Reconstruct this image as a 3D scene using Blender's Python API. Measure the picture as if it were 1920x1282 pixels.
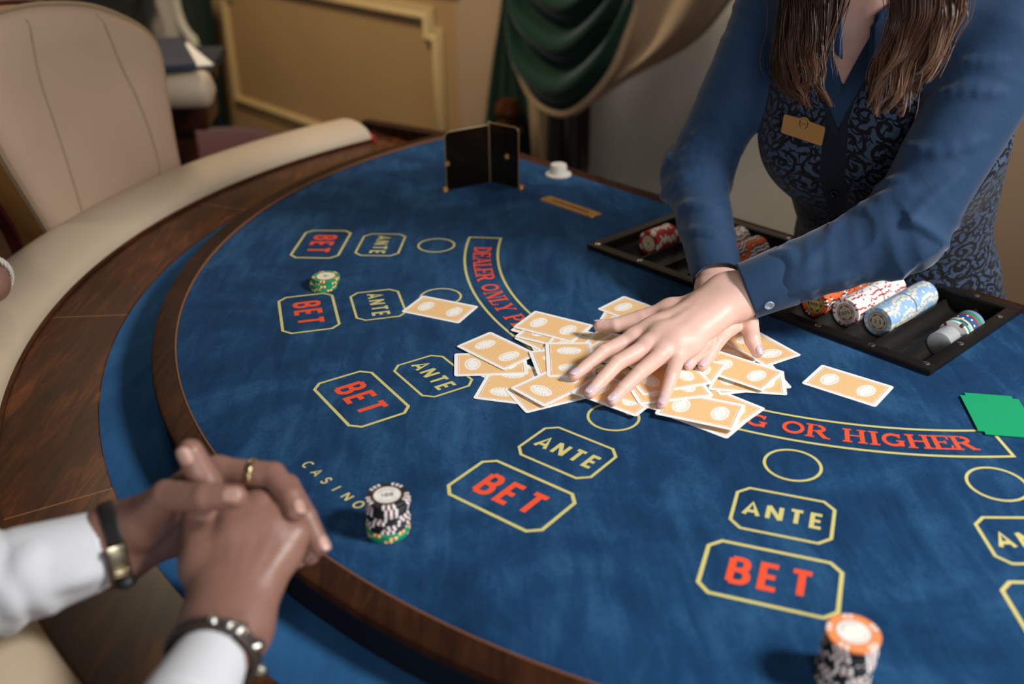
import bpy, bmesh, math, random
import numpy as np
from mathutils import Vector, Matrix, geometry

scene = bpy.context.scene
for o in list(bpy.data.objects):
    bpy.data.objects.remove(o)
COL = scene.collection
PI = math.pi
random.seed(7)
RNG = np.random.default_rng(7)

# ------------------------------------------------------------------ camera, world, lights, exposure
T = 0.92                      # height of the felt above the floor
CAM_H = 0.5786                # camera above the felt
F_PX, PITCH, ROLL = 1882.4868, 0.473453754, -0.0125802603
fwd = np.array([0, math.cos(PITCH), -math.sin(PITCH)])
_r = np.array([1.0, 0, 0]); _u = np.cross(_r, fwd)
rgt = math.cos(ROLL) * _r + math.sin(ROLL) * _u
upv = -math.sin(ROLL) * _r + math.cos(ROLL) * _u
CAM = np.array([0, 0, T + CAM_H])

cam_d = bpy.data.cameras.new('camera')
cam = bpy.data.objects.new('camera', cam_d); COL.objects.link(cam)
M = Matrix(((rgt[0], upv[0], -fwd[0], CAM[0]), (rgt[1], upv[1], -fwd[1], CAM[1]), (rgt[2], upv[2], -fwd[2], CAM[2]), (0, 0, 0, 1)))
cam.matrix_world = M
cam_d.sensor_fit = 'HORIZONTAL'; cam_d.sensor_width = 36.0
cam_d.lens = F_PX / 1920 * 36.0
cam_d.clip_start = 0.02; cam_d.clip_end = 60
cam_d.dof.use_dof = True; cam_d.dof.focus_distance = 1.19; cam_d.dof.aperture_fstop = 2.9
scene.camera = cam

w = bpy.data.worlds.new('room_ambience'); scene.world = w; w.use_nodes = True
bg = w.node_tree.nodes['Background']
bg.inputs[0].default_value = (0.86, 0.90, 1.0, 1); bg.inputs[1].default_value = 0.07

def look_at(o, tgt):
    o.rotation_euler = (Vector(tgt) - Vector(o.location)).to_track_quat('-Z', 'Y').to_euler()
def area(name, loc, tgt, size, power, col):
    d = bpy.data.lights.new(name, 'AREA'); d.shape = 'DISK'; d.size = size; d.energy = power; d.color = col
    o = bpy.data.objects.new(name, d); COL.objects.link(o); o.location = loc; look_at(o, tgt); return o
def spot(name, loc, tgt, size_deg, radius, power, col, blend=1.0):
    d = bpy.data.lights.new(name, 'SPOT'); d.spot_size = math.radians(size_deg); d.spot_blend = blend
    d.shadow_soft_size = radius; d.energy = power; d.color = col
    o = bpy.data.objects.new(name, d); COL.objects.link(o); o.location = loc; look_at(o, tgt); return o
spot('flash_softbox', (1.74, 0.13, T + 1.62), (0.48, 0.68, T + .05), 76, 0.23, 315, (1.0, 0.99, 0.975))
area('front_fill', (0.35, -1.5, T + .72), (0.45, 1.2, T + .15), 1.2, 30, (0.97, 0.98, 1.0))  # added low fill from behind the camera, brightens chip faces and upright sides
spot('chair_fill', (-2.1, 0.9, T + 1.9), (-1.08, 1.80, T + .05), 38, 0.2, 50, (1.0, 0.89, 0.77))  # added warm spot, aimed to brighten the chair and left cushion only
area('wall_fill', (-1.3, 3.2, T + 1.9), (-1.0, 4.3, T - 0.2), 0.5, 40, (1.0, 0.82, 0.56))  # added fill that lifts the panelled wall, no fitting there
spot('curtain_fill', (0.75, 2.0, T + 1.9), (0.45, 2.75, T - .5), 84, 0.25, 85, (1.0, 0.94, 0.86))  # added fill that brightens the sheer cloth and wall behind the dealer

scene.view_settings.view_transform = 'Standard'
scene.view_settings.look = 'None'
scene.view_settings.gamma = 1.0
scene.view_settings.use_curve_mapping = False
scene.view_settings.exposure = 0.0

# ------------------------------------------------------------------ helpers: placing, objects, meshes
def ray(px, py):
    return ((px - 960) * rgt - (py - 641) * upv) / F_PX + fwd
def at_z(px, py, z=0.0):
    """the point of the room that lies on a horizontal plane z above the felt"""
    d = ray(px, py); t = (z - CAM_H) / d[2]
    return CAM + d * t
def at_d(px, py, dep):
    return CAM + ray(px, py) * dep
UA = np.array([.669, -.743, 0]); UA /= np.linalg.norm(UA)      # along the dealer's edge
NA = np.array([.743, .669, 0]); NA /= np.linalg.norm(NA)       # from the players towards the dealer
ZA = np.array([0, 0, 1.0])
def lw(u, n, z=0.0):
    p = u * UA + n * NA; return np.array([p[0], p[1], T + z])
LOCAL = Matrix(((UA[0], NA[0], 0, 0), (UA[1], NA[1], 0, 0), (0, 0, 1, T), (0, 0, 0, 1)))
C_LAY = np.array([0.4935, 1.4215]); C_RIM = np.array([0.447, 1.375])
RIM_L = (float(np.r_[C_RIM, 0] @ UA), float(np.r_[C_RIM, 0] @ NA))

def thing(name, label, cat, loc=(0, 0, 0), group=None, rot=None):
    o = bpy.data.objects.new(name, None); COL.objects.link(o); o.empty_display_size = 0.02
    o.location = loc
    if rot is not None: o.rotation_euler = rot
    tag(o, label, cat, group); return o
def tag(o, label=None, cat=None, group=None, kind=None):
    if label: o['label'] = label
    if cat: o['category'] = cat
    if group: o['group'] = group
    if kind: o['kind'] = kind
    return o
def link(name, me, parent=None, mats=None, smooth=False):
    o = bpy.data.objects.new(name, me); COL.objects.link(o)
    if mats is not None:
        for m in (mats if isinstance(mats, (list, tuple)) else [mats]): me.materials.append(m)
    if smooth: me.polygons.foreach_set('use_smooth', [True] * len(me.polygons))
    if parent is not None:
        o.parent = parent
    return o
def mesh(name, v, f, mi=None):
    me = bpy.data.meshes.new(name); me.from_pydata([tuple(map(float, p)) for p in v], [], [tuple(map(int, q)) for q in f])
    if mi is not None: me.polygons.foreach_set('material_index', list(map(int, mi)))
    me.update(); return me
def auto_smooth(o, deg=40):
    me = o.data; me.polygons.foreach_set('use_smooth', [True] * len(me.polygons))
    try: me.set_sharp_from_angle(angle=math.radians(deg))
    except Exception: pass
    return o
def bm_mesh(name, bm):
    me = bpy.data.meshes.new(name); bm.normal_update(); bm.to_mesh(me); bm.free(); return me
def box_bm(bm, c, s, R=None, bevel=0.0, seg=2):
    r = bmesh.ops.create_cube(bm, size=1.0); vs = r['verts']
    for v in vs:
        p = Vector((v.co.x * s[0], v.co.y * s[1], v.co.z * s[2]))
        v.co = p
    if bevel > 0:
        es = list({e for v in vs for e in v.link_edges})
        r2 = bmesh.ops.bevel(bm, geom=es, offset=bevel, segments=seg, affect='EDGES', profile=0.6)
        vs = list({v for f in r2['faces'] for v in f.verts} | {v for v in vs if v.is_valid})
    for v in vs:
        p = v.co if R is None else R @ v.co
        v.co = p + Vector(c)
    return vs
def box(name, c, s, m, parent=None, bevel=0.0, R=None, seg=2):
    bm = bmesh.new(); box_bm(bm, c, s, R, bevel, seg)
    o = link(name, bm_mesh(name, bm), parent, m); return auto_smooth(o)
def lathe(name, prof, m, parent=None, n=48, axis_m=None, mi=None, deg=35):
    """prof: list of (r, z) from bottom to top"""
    v = []; f = []; fm = []
    k = len(prof)
    for i in range(n):
        a = 2 * PI * i / n
        for r, z in prof: v.append((r * math.cos(a), r * math.sin(a), z))
    for i in range(n):
        j = (i + 1) % n
        for q in range(k - 1):
            if prof[q][0] < 1e-9 and prof[q + 1][0] < 1e-9: continue
            if prof[q][0] < 1e-9: f.append((i * k + q, j * k + q + 1, i * k + q + 1))
            elif prof[q + 1][0] < 1e-9: f.append((i * k + q, j * k + q, i * k + q + 1))
            else: f.append((i * k + q, j * k + q, j * k + q + 1, i * k + q + 1))
            fm.append(0 if mi is None else mi[q])
    me = mesh(name, v, f, fm)
    if axis_m is not None: me.transform(axis_m)
    o = link(name, me, parent, m)
    bm = bmesh.new(); bm.from_mesh(me); bmesh.ops.remove_doubles(bm, verts=bm.verts, dist=1e-6); bm.to_mesh(me); bm.free()
    return auto_smooth(o, deg)
def sweep_arc(name, prof, a0, a1, n, m, parent=None, center=C_RIM, caps=True, deg=40, zoff=T):
    """prof: closed loop (r, z) swept round a vertical axis through center"""
    v = []; f = []; k = len(prof)
    for i in range(n + 1):
        a = a0 + (a1 - a0) * i / n
        for r, z in prof: v.append((center[0] + r * math.cos(a), center[1] + r * math.sin(a), zoff + z))
    for i in range(n):
        for q in range(k):
            p = (q + 1) % k
            f.append((i * k + q, i * k + p, (i + 1) * k + p, (i + 1) * k + q))
    if caps:
        f.append(tuple(range(k))); f.append(tuple(n * k + q for q in reversed(range(k))))
    me = mesh(name, v, f)
    bm = bmesh.new(); bm.from_mesh(me); bmesh.ops.recalc_face_normals(bm, faces=bm.faces); bm.to_mesh(me); bm.free()
    return auto_smooth(link(name, me, parent, m), deg)
def tube(pts, rad, n=8, closed=False, caps=True):
    """verts, faces of a tube along pts with radius per point"""
    P = np.array(pts, float); k = len(P)
    rad = np.full(k, rad) if np.isscalar(rad) else np.array(rad, float)
    v = []; f = []; prev = None
    for i in range(k):
        t = (P[(i + 1) % k] - P[i - 1]) if closed else (P[min(i + 1, k - 1)] - P[max(i - 1, 0)])
        t = t / (np.linalg.norm(t) + 1e-12)
        if prev is None:
            a = np.array([0, 0, 1.0]) if abs(t[2]) < .9 else np.array([1.0, 0, 0])
            x = np.cross(a, t)
        else: x = prev - t * (prev @ t)
        x /= np.linalg.norm(x); prev = x; y = np.cross(t, x)
        for j in range(n):
            an = 2 * PI * j / n
            v.append(P[i] + rad[i] * (math.cos(an) * x + math.sin(an) * y))
    for i in range(k if closed else k - 1):
        ii = (i + 1) % k
        for j in range(n):
            jj = (j + 1) % n
            f.append((i * n + j, i * n + jj, ii * n + jj, ii * n + j))
    if not closed and caps:
        f.append(tuple(reversed(range(n)))); f.append(tuple((k - 1) * n + j for j in range(n)))
    return v, f
class MB:
    def __init__(s): s.v = []; s.f = []; s.m = []
    def add(s, v, f, m=0):
        b = len(s.v); s.v += [tuple(p) for p in v]; s.f += [tuple(i + b for i in q) for q in f]; s.m += [m] * len(f); return s
    def obj(s, name, mats, parent=None, smooth=True, deg=40):
        o = link(name, mesh(name, s.v, s.f, s.m), parent, mats)
        return auto_smooth(o, deg) if smooth else o

# ------------------------------------------------------------------ materials (all procedural)
def lin(h):
    h = h.lstrip('#'); c = [int(h[i:i + 2], 16) / 255 for i in (0, 2, 4)]
    return tuple((x / 12.92 if x <= .04045 else ((x + .055) / 1.055) ** 2.4) for x in c)
class NT:
    def __init__(s, name):
        s.m = bpy.data.materials.new(name); s.m.use_nodes = True; s.t = s.m.node_tree; s.n = s.t.nodes
        s.p = s.n['Principled BSDF']; s.out = s.n['Material Output']
    def node(s, typ, **kw):
        n = s.n.new(typ)
        for k, v in kw.items(): setattr(n, k, v)
        return n
    def put(s, sock, v):
        if hasattr(v, 'is_output') or hasattr(v, 'links'): s.t.links.new(v, sock)
        else: sock.default_value = v
    def m_(s, op, a, b=None, c=None):
        n = s.node('ShaderNodeMath', operation=op); s.put(n.inputs[0], a)
        if b is not None: s.put(n.inputs[1], b)
        if c is not None: s.put(n.inputs[2], c)
        return n.outputs[0]
    def coord(s, which='Object'):
        return s.node('ShaderNodeTexCoord').outputs[which]
    def xyz(s, v):
        n = s.node('ShaderNodeSeparateXYZ'); s.put(n.inputs[0], v); return n.outputs
    def mapping(s, v, scale=(1, 1, 1), rot=(0, 0, 0), loc=(0, 0, 0)):
        n = s.node('ShaderNodeMapping'); s.put(n.inputs[0], v); n.inputs['Scale'].default_value = scale
        n.inputs['Rotation'].default_value = rot; n.inputs['Location'].default_value = loc; return n.outputs[0]
    def noise(s, v, scale, detail=3, rough=.55, dist=0, out=0):
        n = s.node('ShaderNodeTexNoise'); s.put(n.inputs['Vector'], v); n.inputs['Scale'].default_value = scale
        n.inputs['Detail'].default_value = detail; n.inputs['Roughness'].default_value = rough; n.inputs['Distortion'].default_value = dist
        return n.outputs[out]
    def ramp(s, f, stops):
        n = s.node('ShaderNodeValToRGB'); s.put(n.inputs[0], f); e = n.color_ramp.elements
        while len(e) < len(stops): e.new(.5)
        for i, (p, c) in enumerate(stops):
            e[i].position = p; e[i].color = (*c, 1) if len(c) == 3 else c
        return n.outputs[0]
    def mix(s, f, a, b):
        n = s.node('ShaderNodeMix', data_type='RGBA'); s.put(n.inputs[0], f)
        s.put(n.inputs[6], a if not isinstance(a, tuple) else (*a[:3], 1)); s.put(n.inputs[7], b if not isinstance(b, tuple) else (*b[:3], 1)); return n.outputs[2]
    def bump(s, h, strength=.3, dist=.001, nrm=None):
        n = s.node('ShaderNodeBump'); s.put(n.inputs['Height'], h); n.inputs['Strength'].default_value = strength; n.inputs['Distance'].default_value = dist
        if nrm is not None: s.put(n.inputs['Normal'], nrm)
        s.t.links.new(n.outputs[0], s.p.inputs['Normal']); return n.outputs[0]
    def set(s, **kw):
        names = dict(col='Base Color', rough='Roughness', metal='Metallic', spec='Specular IOR Level', sheen='Sheen Weight', sheenr='Sheen Roughness', coat='Coat Weight', coatr='Coat Roughness', sss='Subsurface Weight', sssc='Subsurface Scale', trans='Transmission Weight', ior='IOR', alpha='Alpha')
        for k, v in kw.items():
            if k == 'col' and isinstance(v, tuple): v = (*v[:3], 1)
            s.put(s.p.inputs[names[k]], v)
        return s
def simple(name, hexc, rough=.5, var=.12, scale=30, bump=0, bscale=300, bdist=.0005, **kw):
    t = NT(name); c = lin(hexc); v = t.coord()
    f = t.noise(v, scale, 4)
    t.set(col=t.mix(f, tuple(x * (1 - var) for x in c), tuple(min(1, x * (1 + var)) for x in c)), rough=rough, **kw)
    if bump: t.bump(t.noise(v, bscale, 3), bump, bdist)
    return t.m

def mat_felt(name, dark, mid, light):
    t = NT(name); v = t.coord()
    big = t.noise(t.mapping(v, (1, 1, 1)), 5.0, 5, .62, 1.2)
    st = t.noise(t.mapping(v, (9, 2.2, 1), (0, 0, .85)), 5, 4, .6, .6)
    fine = t.noise(v, 420, 2, .7)
    a = t.m_('ADD', t.m_('MULTIPLY', big, .62), t.m_('MULTIPLY', st, .38))
    a = t.m_('ADD', a, t.m_('MULTIPLY', t.m_('SUBTRACT', fine, .5), .22))
    col = t.ramp(a, [(.30, lin(dark)), (.5, lin(mid)), (.72, lin(light))])
    t.set(col=col, rough=1.0, spec=.05, sheen=.03, sheenr=.5)
    t.bump(t.noise(v, 900, 2, .7), .35, .0006)
    return t.m
def mat_wood(name, dark, mid, light, rough=.22, scale=1.0, coat=.3, spec=.12):
    t = NT(name); v = t.coord()
    g = t.noise(t.mapping(v, (26 * scale, 3.2 * scale, 6)), 2.0, 6, .65, 1.6)
    g2 = t.noise(t.mapping(v, (4 * scale, 3 * scale, 3)), 1.6, 4, .6, 1.0)
    a = t.m_('ADD', t.m_('MULTIPLY', g, .6), t.m_('MULTIPLY', g2, .4))
    t.set(col=t.ramp(a, [(.32, lin(dark)), (.5, lin(mid)), (.68, lin(light))]), rough=rough, coat=coat, coatr=.2, spec=spec)
    t.bump(g, .08, .0004); return t.m
def mat_leather(name, hexc, rough=.42, var=.08):
    t = NT(name); c = lin(hexc); v = t.coord()
    f = t.noise(v, 6, 3)
    t.set(col=t.mix(f, tuple(x * (1 - var) for x in c), tuple(min(1, x * (1 + var)) for x in c)), rough=rough, spec=.35)
    n = t.node('ShaderNodeTexVoronoi'); n.feature = 'DISTANCE_TO_EDGE'; t.put(n.inputs['Vector'], v); n.inputs['Scale'].default_value = 420
    t.bump(n.outputs[0], .25, .0005); return t.m
def mat_cloth(name, hexc, rough=.85, var=.12, weave=2600, wr=.2, sheen=.12):
    t = NT(name); c = lin(hexc); v = t.coord()
    f = t.noise(v, 16, 4)
    t.set(col=t.mix(f, tuple(x * (1 - var) for x in c), tuple(min(1, x * (1 + var)) for x in c)), rough=rough, spec=.2, sheen=sheen, sheenr=.4)
    w1 = t.noise(v, weave, 1); w2 = t.noise(t.mapping(v, (1, 1, 1), (.3, .2, .5)), 34, 3, .6, .8)
    b = t.bump(w2, wr, .004); t.bump(w1, .2, .0004, b); return t.m
def mat_skin(name, hexc, redc, rough=.48, sss=.0):
    t = NT(name); c = lin(hexc); r = lin(redc); v = t.coord()
    f = t.noise(v, 26, 4, .6); g = t.noise(v, 300, 3, .6)
    col = t.mix(t.m_('MULTIPLY', f, .75), c, r)
    t.set(col=col, rough=rough, spec=.4)
    if sss: t.set(sss=sss, sssc=.006); t.p.inputs['Subsurface Radius'].default_value = (1, .35, .2)
    vo = t.node('ShaderNodeTexVoronoi'); vo.feature = 'DISTANCE_TO_EDGE'; t.put(vo.inputs['Vector'], v); vo.inputs['Scale'].default_value = 900
    b = t.bump(t.noise(t.mapping(v, (1, 1, 1)), 160, 4, .65), .28, .0012); t.bump(vo.outputs[0], .16, .0004, b)
    return t.m
def mat_card():
    t = NT('card_back_print'); x, y, z = t.xyz(t.coord())[:3]
    ax = t.m_('ABSOLUTE', x); ay = t.m_('ABSOLUTE', y)
    inset = t.m_('MINIMUM', t.m_('SUBTRACT', .029, ax), t.m_('SUBTRACT', .044, ay))
    s1 = t.m_('ABSOLUTE', t.m_('SINE', t.m_('MULTIPLY', t.m_('ADD', x, t.m_('MULTIPLY', y, .72)), 1250)))
    s2 = t.m_('ABSOLUTE', t.m_('SINE', t.m_('MULTIPLY', t.m_('SUBTRACT', x, t.m_('MULTIPLY', y, .72)), 1250)))
    lat = t.m_('GREATER_THAN', t.m_('MAXIMUM', s1, s2), .88)
    orange, pale, white, deep = lin('e3a457'), lin('f5d6a6'), lin('f4f1ea'), lin('b8743a')
    c = t.mix(lat, orange, pale)
    c = t.mix(t.m_('LESS_THAN', inset, .0062), c, white)
    ring = t.m_('MULTIPLY', t.m_('GREATER_THAN', inset, .0047), t.m_('LESS_THAN', inset, .0054))
    c = t.mix(ring, c, deep)
    # the two white ovals with a ring of small printed dashes
    ox = t.m_('DIVIDE', x, .0152); oy = t.m_('DIVIDE', t.m_('SUBTRACT', ay, .0218), .0098)
    rr = t.m_('SQRT', t.m_('ADD', t.m_('MULTIPLY', ox, ox), t.m_('MULTIPLY', oy, oy)))
    c = t.mix(t.m_('LESS_THAN', rr, 1.10), c, pale)
    c = t.mix(t.m_('LESS_THAN', rr, 1.05), c, orange)
    c = t.mix(t.m_('LESS_THAN', rr, 1.0), c, white)
    th = t.m_('ARCTAN2', oy, ox)
    dash = t.m_('GREATER_THAN', t.m_('SINE', t.m_('MULTIPLY', th, 16)), .35)
    band = t.m_('MULTIPLY', t.m_('GREATER_THAN', rr, .66), t.m_('LESS_THAN', rr, .80))
    side = t.m_('GREATER_THAN', t.m_('ABSOLUTE', oy), .22)
    c = t.mix(t.m_('MULTIPLY', t.m_('MULTIPLY', dash, band), t.m_('MULTIPLY', side, .7)), c, deep)
    nz = t.node('ShaderNodeNewGeometry').outputs['Normal']
    t.set(col=c, rough=.38, spec=.4); return t.m

FELT = mat_felt('blue_suede_felt', '0b2540', '163b5f', '2f5a80')
FELT_LOW = mat_felt('lower_blue_felt', '1d4468', '24507a', '2f5f8c')
GOLD_INK = simple('gold_ink', 'c9be74', .85, .06, 200, spec=.15)
RED_INK = simple('red_ink', 'e4512f', .85, .05, 200, spec=.15)
WALNUT = mat_wood('walnut_burl', '23110a', '43220f', '74401f', .32, 1.0, .04)
MAHOG = mat_wood('dark_mahogany', '1c0e09', '331a10', '4a2817', .35, .7, .08)
RIMWOOD = mat_wood('rim_wood', '1d100a', '2f1a10', '472817', .5, 1.2, .0, .06)
CUSHION = mat_leather('beige_cushion_leather', 'bcaa92', .45)
CHAIRL = mat_leather('beige_chair_leather', 'ae957f', .5)
CHAIRSIDE = mat_leather('tan_chair_side', '9a6d3a', .5)
BLACKPL = simple('black_tray_plastic', '15120f', .42, .35, 90, .35, 260, .0012, spec=.35)
STEEL = simple('steel', 'b8b8b8', .3, .05, 50, metal=1.0)
SILVER = simple('silver', 'd0ccc2', .25, .06, 90, metal=1.0)
BRASS = simple('brass', 'b98a45', .38, .08, 60, metal=.75)
CARD = mat_card()
CARDEDGE = simple('card_white', 'f2efe8', .4, .03)
CHIPC = {k: simple('chip_' + n, h, .5, .06, 60, .15, 500, .0003) for k, (n, h) in dict(
    G=('green', '14865a'), Y=('cream_yellow', 'ecd08a'), O=('orange', 'd8622a'), K=('black', '17171b'), W=('white', 'e9e6e2'),
    R=('red', 'b3262b'), B=('pale_blue', '8fb0d2'), C=('cream', 'd9d3bd'), D=('dark_blue', '254a86'), N=('deep_red', '6a1a20'), S=('slate', '6f86a3'), P=('peach_orange', 'ec8a50')).items()}
INLAY = {k: simple('inlay_' + k, h, .4, .04, 80) for k, h in dict(white='e6e2d9', cream='d8ca9e', grey='b9ae98', gold='b99f5a').items()}
INK_BLACK = simple('black_ink', '191715', .6, .05)
INK_BROWN = simple('brown_ink', '6b4a35', .6, .05)
INK_RED = simple('maroon_ink', '8a2a2a', .6, .05)
# ------------------------------------------------------------------ the room
def structure(o): o['kind'] = 'structure'; return o
WALLM = simple('ochre_wall_paint', 'b29063', .7, .08, 4, .15, 60, .001)
TRIMM = simple('cream_moulding_paint', 'c2a878', .55, .06, 8)
FLOORM = mat_wood('dark_parquet', '2a1a10', '3d281a', '523824', .4, .6, .1)
WHITEW = simple('pale_grey_plaster', 'b3aca2', .8, .06, 3)
WALL_N = 2.40
def lbox(name, u0, u1, n0, n1, z0, z1, m, parent=None, bevel=0.0):
    bm = bmesh.new(); box_bm(bm, ((u0 + u1) / 2, (n0 + n1) / 2, (z0 + z1) / 2), (abs(u1 - u0), abs(n1 - n0), abs(z1 - z0)), None, bevel)
    me = bm_mesh(name, bm); me.transform(LOCAL)
    return auto_smooth(link(name, me, parent, m))
structure(lbox('floor', -7.0, 2.2, -3.5, 2.6, -T - .06, -T, FLOORM))
structure(lbox('wall_back', -2.95, 2.2, WALL_N, WALL_N + .12, -T, 2.0, simple('tan_plaster', 'b3977a', .8, .06, 3)))
wb = structure(lbox('wall_panelled', -7.0, -2.95, WALL_N, WALL_N + .12, -T, 2.0, WALLM))
structure(lbox('wall_left', -7.12, -7.0, -3.5, 2.6, -T, 2.0, WHITEW))
structure(lbox('baseboard_back', -7.0, -2.2, WALL_N - .02, WALL_N, -T, -T + .12, TRIMM, None, .004))
# raised panel moulding with stepped corners
def moulding(name, pts, parent=None, w=.05):
    prof = [(-.5, 0), (-.5, .35), (-.3, .55), (-.12, .42), (.05, .8), (.25, 1), (.5, .55), (.5, 0)]
    P = [np.array(p) for p in pts]; k = len(P); v = []; f = []
    for i in range(k):
        a = P[i] - P[i - 1]; b = P[(i + 1) % k] - P[i]
        a = a / np.linalg.norm(a); b = b / np.linalg.norm(b)
        na = np.array([-a[1], a[0]]); nb = np.array([-b[1], b[0]]); m_ = na + nb; m_ = m_ / max(.5, (m_ @ na))
        for x, h in prof:
            q = P[i] + m_ * x * w; v.append(lw(q[0], WALL_N - h * .028, q[1]))
    n = len(prof)
    for i in range(k):
        j = (i + 1) % k
        for q in range(n - 1): f.append((i * n + q, i * n + q + 1, j * n + q + 1, j * n + q))
    o = link(name, mesh(name, v, f), parent, TRIMM)
    bm = bmesh.new(); bm.from_mesh(o.data); bmesh.ops.recalc_face_normals(bm, faces=bm.faces); bm.to_mesh(o.data); bm.free()
    return auto_smooth(o, 50)
structure(moulding('trim_1', [(-4.72, -.64), (-3.05, -.64), (-3.05, -.115), (-3.10, -.115), (-3.10, -.04), (-4.67, -.04), (-4.67, -.115), (-4.72, -.115)], None, .055))
structure(lbox('trim_2', -4.86, -2.93, WALL_N - .03, WALL_N, .06, .115, TRIMM, None, .012))

# ------------------------------------------------------------------ the casino table
table = thing('casino_table', 'half-round casino table with blue felt, dark wood band and padded beige rim', 'table', (C_RIM[0], C_RIM[1], 0))
def wm(o):
    return o.matrix_basis.copy() if o.parent is None else wm(o.parent) @ o.matrix_parent_inverse @ o.matrix_basis
def kid(o, parent=None):
    p = parent or table
    o.parent = p; o.matrix_parent_inverse = wm(p).inverted(); return o
EDGE_N = 1.300
NU = math.atan2(-NA[1], -NA[0])                     # direction from the edge towards the players
def arc_limits(r, n_edge):
    s = math.asin((n_edge - RIM_L[1]) / r)
    return NU - PI / 2 - s, NU + PI / 2 + s
def arc_pts(r, n_edge, n):
    a0, a1 = arc_limits(r, n_edge)
    return [(C_RIM[0] + r * math.cos(a0 + (a1 - a0) * i / n), C_RIM[1] + r * math.sin(a0 + (a1 - a0) * i / n)) for i in range(n + 1)]
R_FELT, R_RIM, R_WOOD, R_CUSH = .9055, .9355, 1.0025, 1.1135
TRAY_O = (float(np.array([.117, 1.439, 0]) @ UA), float(np.array([.117, 1.439, 0]) @ NA))
TRAY_L, TRAY_D = .556, .250
def tl(u, n, z): return lw(TRAY_O[0] + u, TRAY_O[1] + n, z)
outer = arc_pts(R_FELT, EDGE_N, 160)
hole = [tl(.006, .006, 0), tl(.006, TRAY_D - .006, 0), tl(TRAY_L - .006, TRAY_D - .006, 0), tl(TRAY_L - .006, .006, 0)]
loops = [[Vector((p[0], p[1], 0)) for p in outer], [Vector((p[0], p[1], 0)) for p in hole]]
tri = geometry.tessellate_polygon(loops)
allp = [p for l in loops for p in l]
v = [(p.x, p.y, T) for p in allp]; f = []
for t_ in tri:
    a, b, c = (allp[i] for i in t_)
    f.append(t_ if (b - a).cross(c - a).z > 0 else t_[::-1])
no = len(outer); base = len(v)
v += [(p.x, p.y, T - .04) for p in allp]
for l0, l1 in ((0, no), (no, no + 4)):
    for i in range(l0, l1):
        j = l0 + (i - l0 + 1) % (l1 - l0); f.append((i, j, base + j, base + i))
felt = kid(link('felt', mesh('felt', v, f), None, FELT))
bmx = bmesh.new(); bmx.from_mesh(felt.data); bmesh.ops.recalc_face_normals(bmx, faces=bmx.faces)
if sum(fc.normal.z * fc.calc_area() for fc in bmx.faces if abs(fc.normal.z) > .9) < 0: bmesh.ops.reverse_faces(bmx, faces=bmx.faces)
bmx.to_mesh(felt.data); bmx.free()
a0, a1 = arc_limits(R_RIM, EDGE_N)
kid(sweep_arc('rim', [(R_FELT, -.012), (R_FELT, .0022), (R_FELT + .002, .0032), (R_FELT + .004, .0030), (R_RIM - .004, .0030), (R_RIM - .001, .0018), (R_RIM, -.002), (R_RIM - .001, -.007), (R_FELT, -.012)], a0, a1, 160, RIMWOOD))
kid(sweep_arc('rim_shade_skirt', [(R_FELT + .004, -.006), (R_RIM - .004, -.006), (R_RIM - .004, -.042), (R_FELT + .004, -.042)], a0, a1, 160, simple('rim_shade_cloth', '0a121c', .95, .1, spec=.1)))  # near-black colour paints the shadow on the rim's outer side
kid(sweep_arc('rim_piping', [(R_FELT - .0008, .001), (R_FELT - .0008, .0030), (R_FELT + .0002, .0040), (R_FELT + .0014, .0036), (R_FELT + .0014, .001)], a0, a1, 160, simple('brown_piping', '7a4e2c', .4, .1)))
b0, b1 = arc_limits(R_WOOD, EDGE_N)
kid(sweep_arc('lower_felt', [(R_FELT, -.05), (R_FELT, -.042), (R_WOOD + .001, -.042), (R_WOOD + .001, -.05)], b0, b1, 160, FELT_LOW))
INLAYLINE = simple('light_veneer_line', '8a5730', .4, .1)
# walnut band in veneer segments with fine joints
SEAM0 = math.radians(-150.4); SEAMD = math.radians(25.85)
c0, c1 = arc_limits(R_CUSH, EDGE_N)
k0 = math.floor((c0 - SEAM0) / SEAMD); k1 = math.ceil((c1 - SEAM0) / SEAMD)
for k in range(k0, k1):
    s0 = max(c0, SEAM0 + k * SEAMD + .0006); s1 = min(c1, SEAM0 + (k + 1) * SEAMD - .0006)
    if s1 - s0 < .01: continue
    o = kid(sweep_arc('wood_segment', [(R_WOOD, -.06), (R_WOOD, -.0415), (R_WOOD + .0012, -.0402), (R_CUSH + .004, -.0402), (R_CUSH + .004, -.06)], s0, s1, 18, WALNUT))
    if k > k0: kid(sweep_arc('inlay_line', [(R_WOOD + .001, -.05), (R_WOOD + .001, -.0401), (R_CUSH, -.0401), (R_CUSH, -.05)], SEAM0 + k * SEAMD - .0007, SEAM0 + k * SEAMD + .0007, 1, INLAYLINE))
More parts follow.
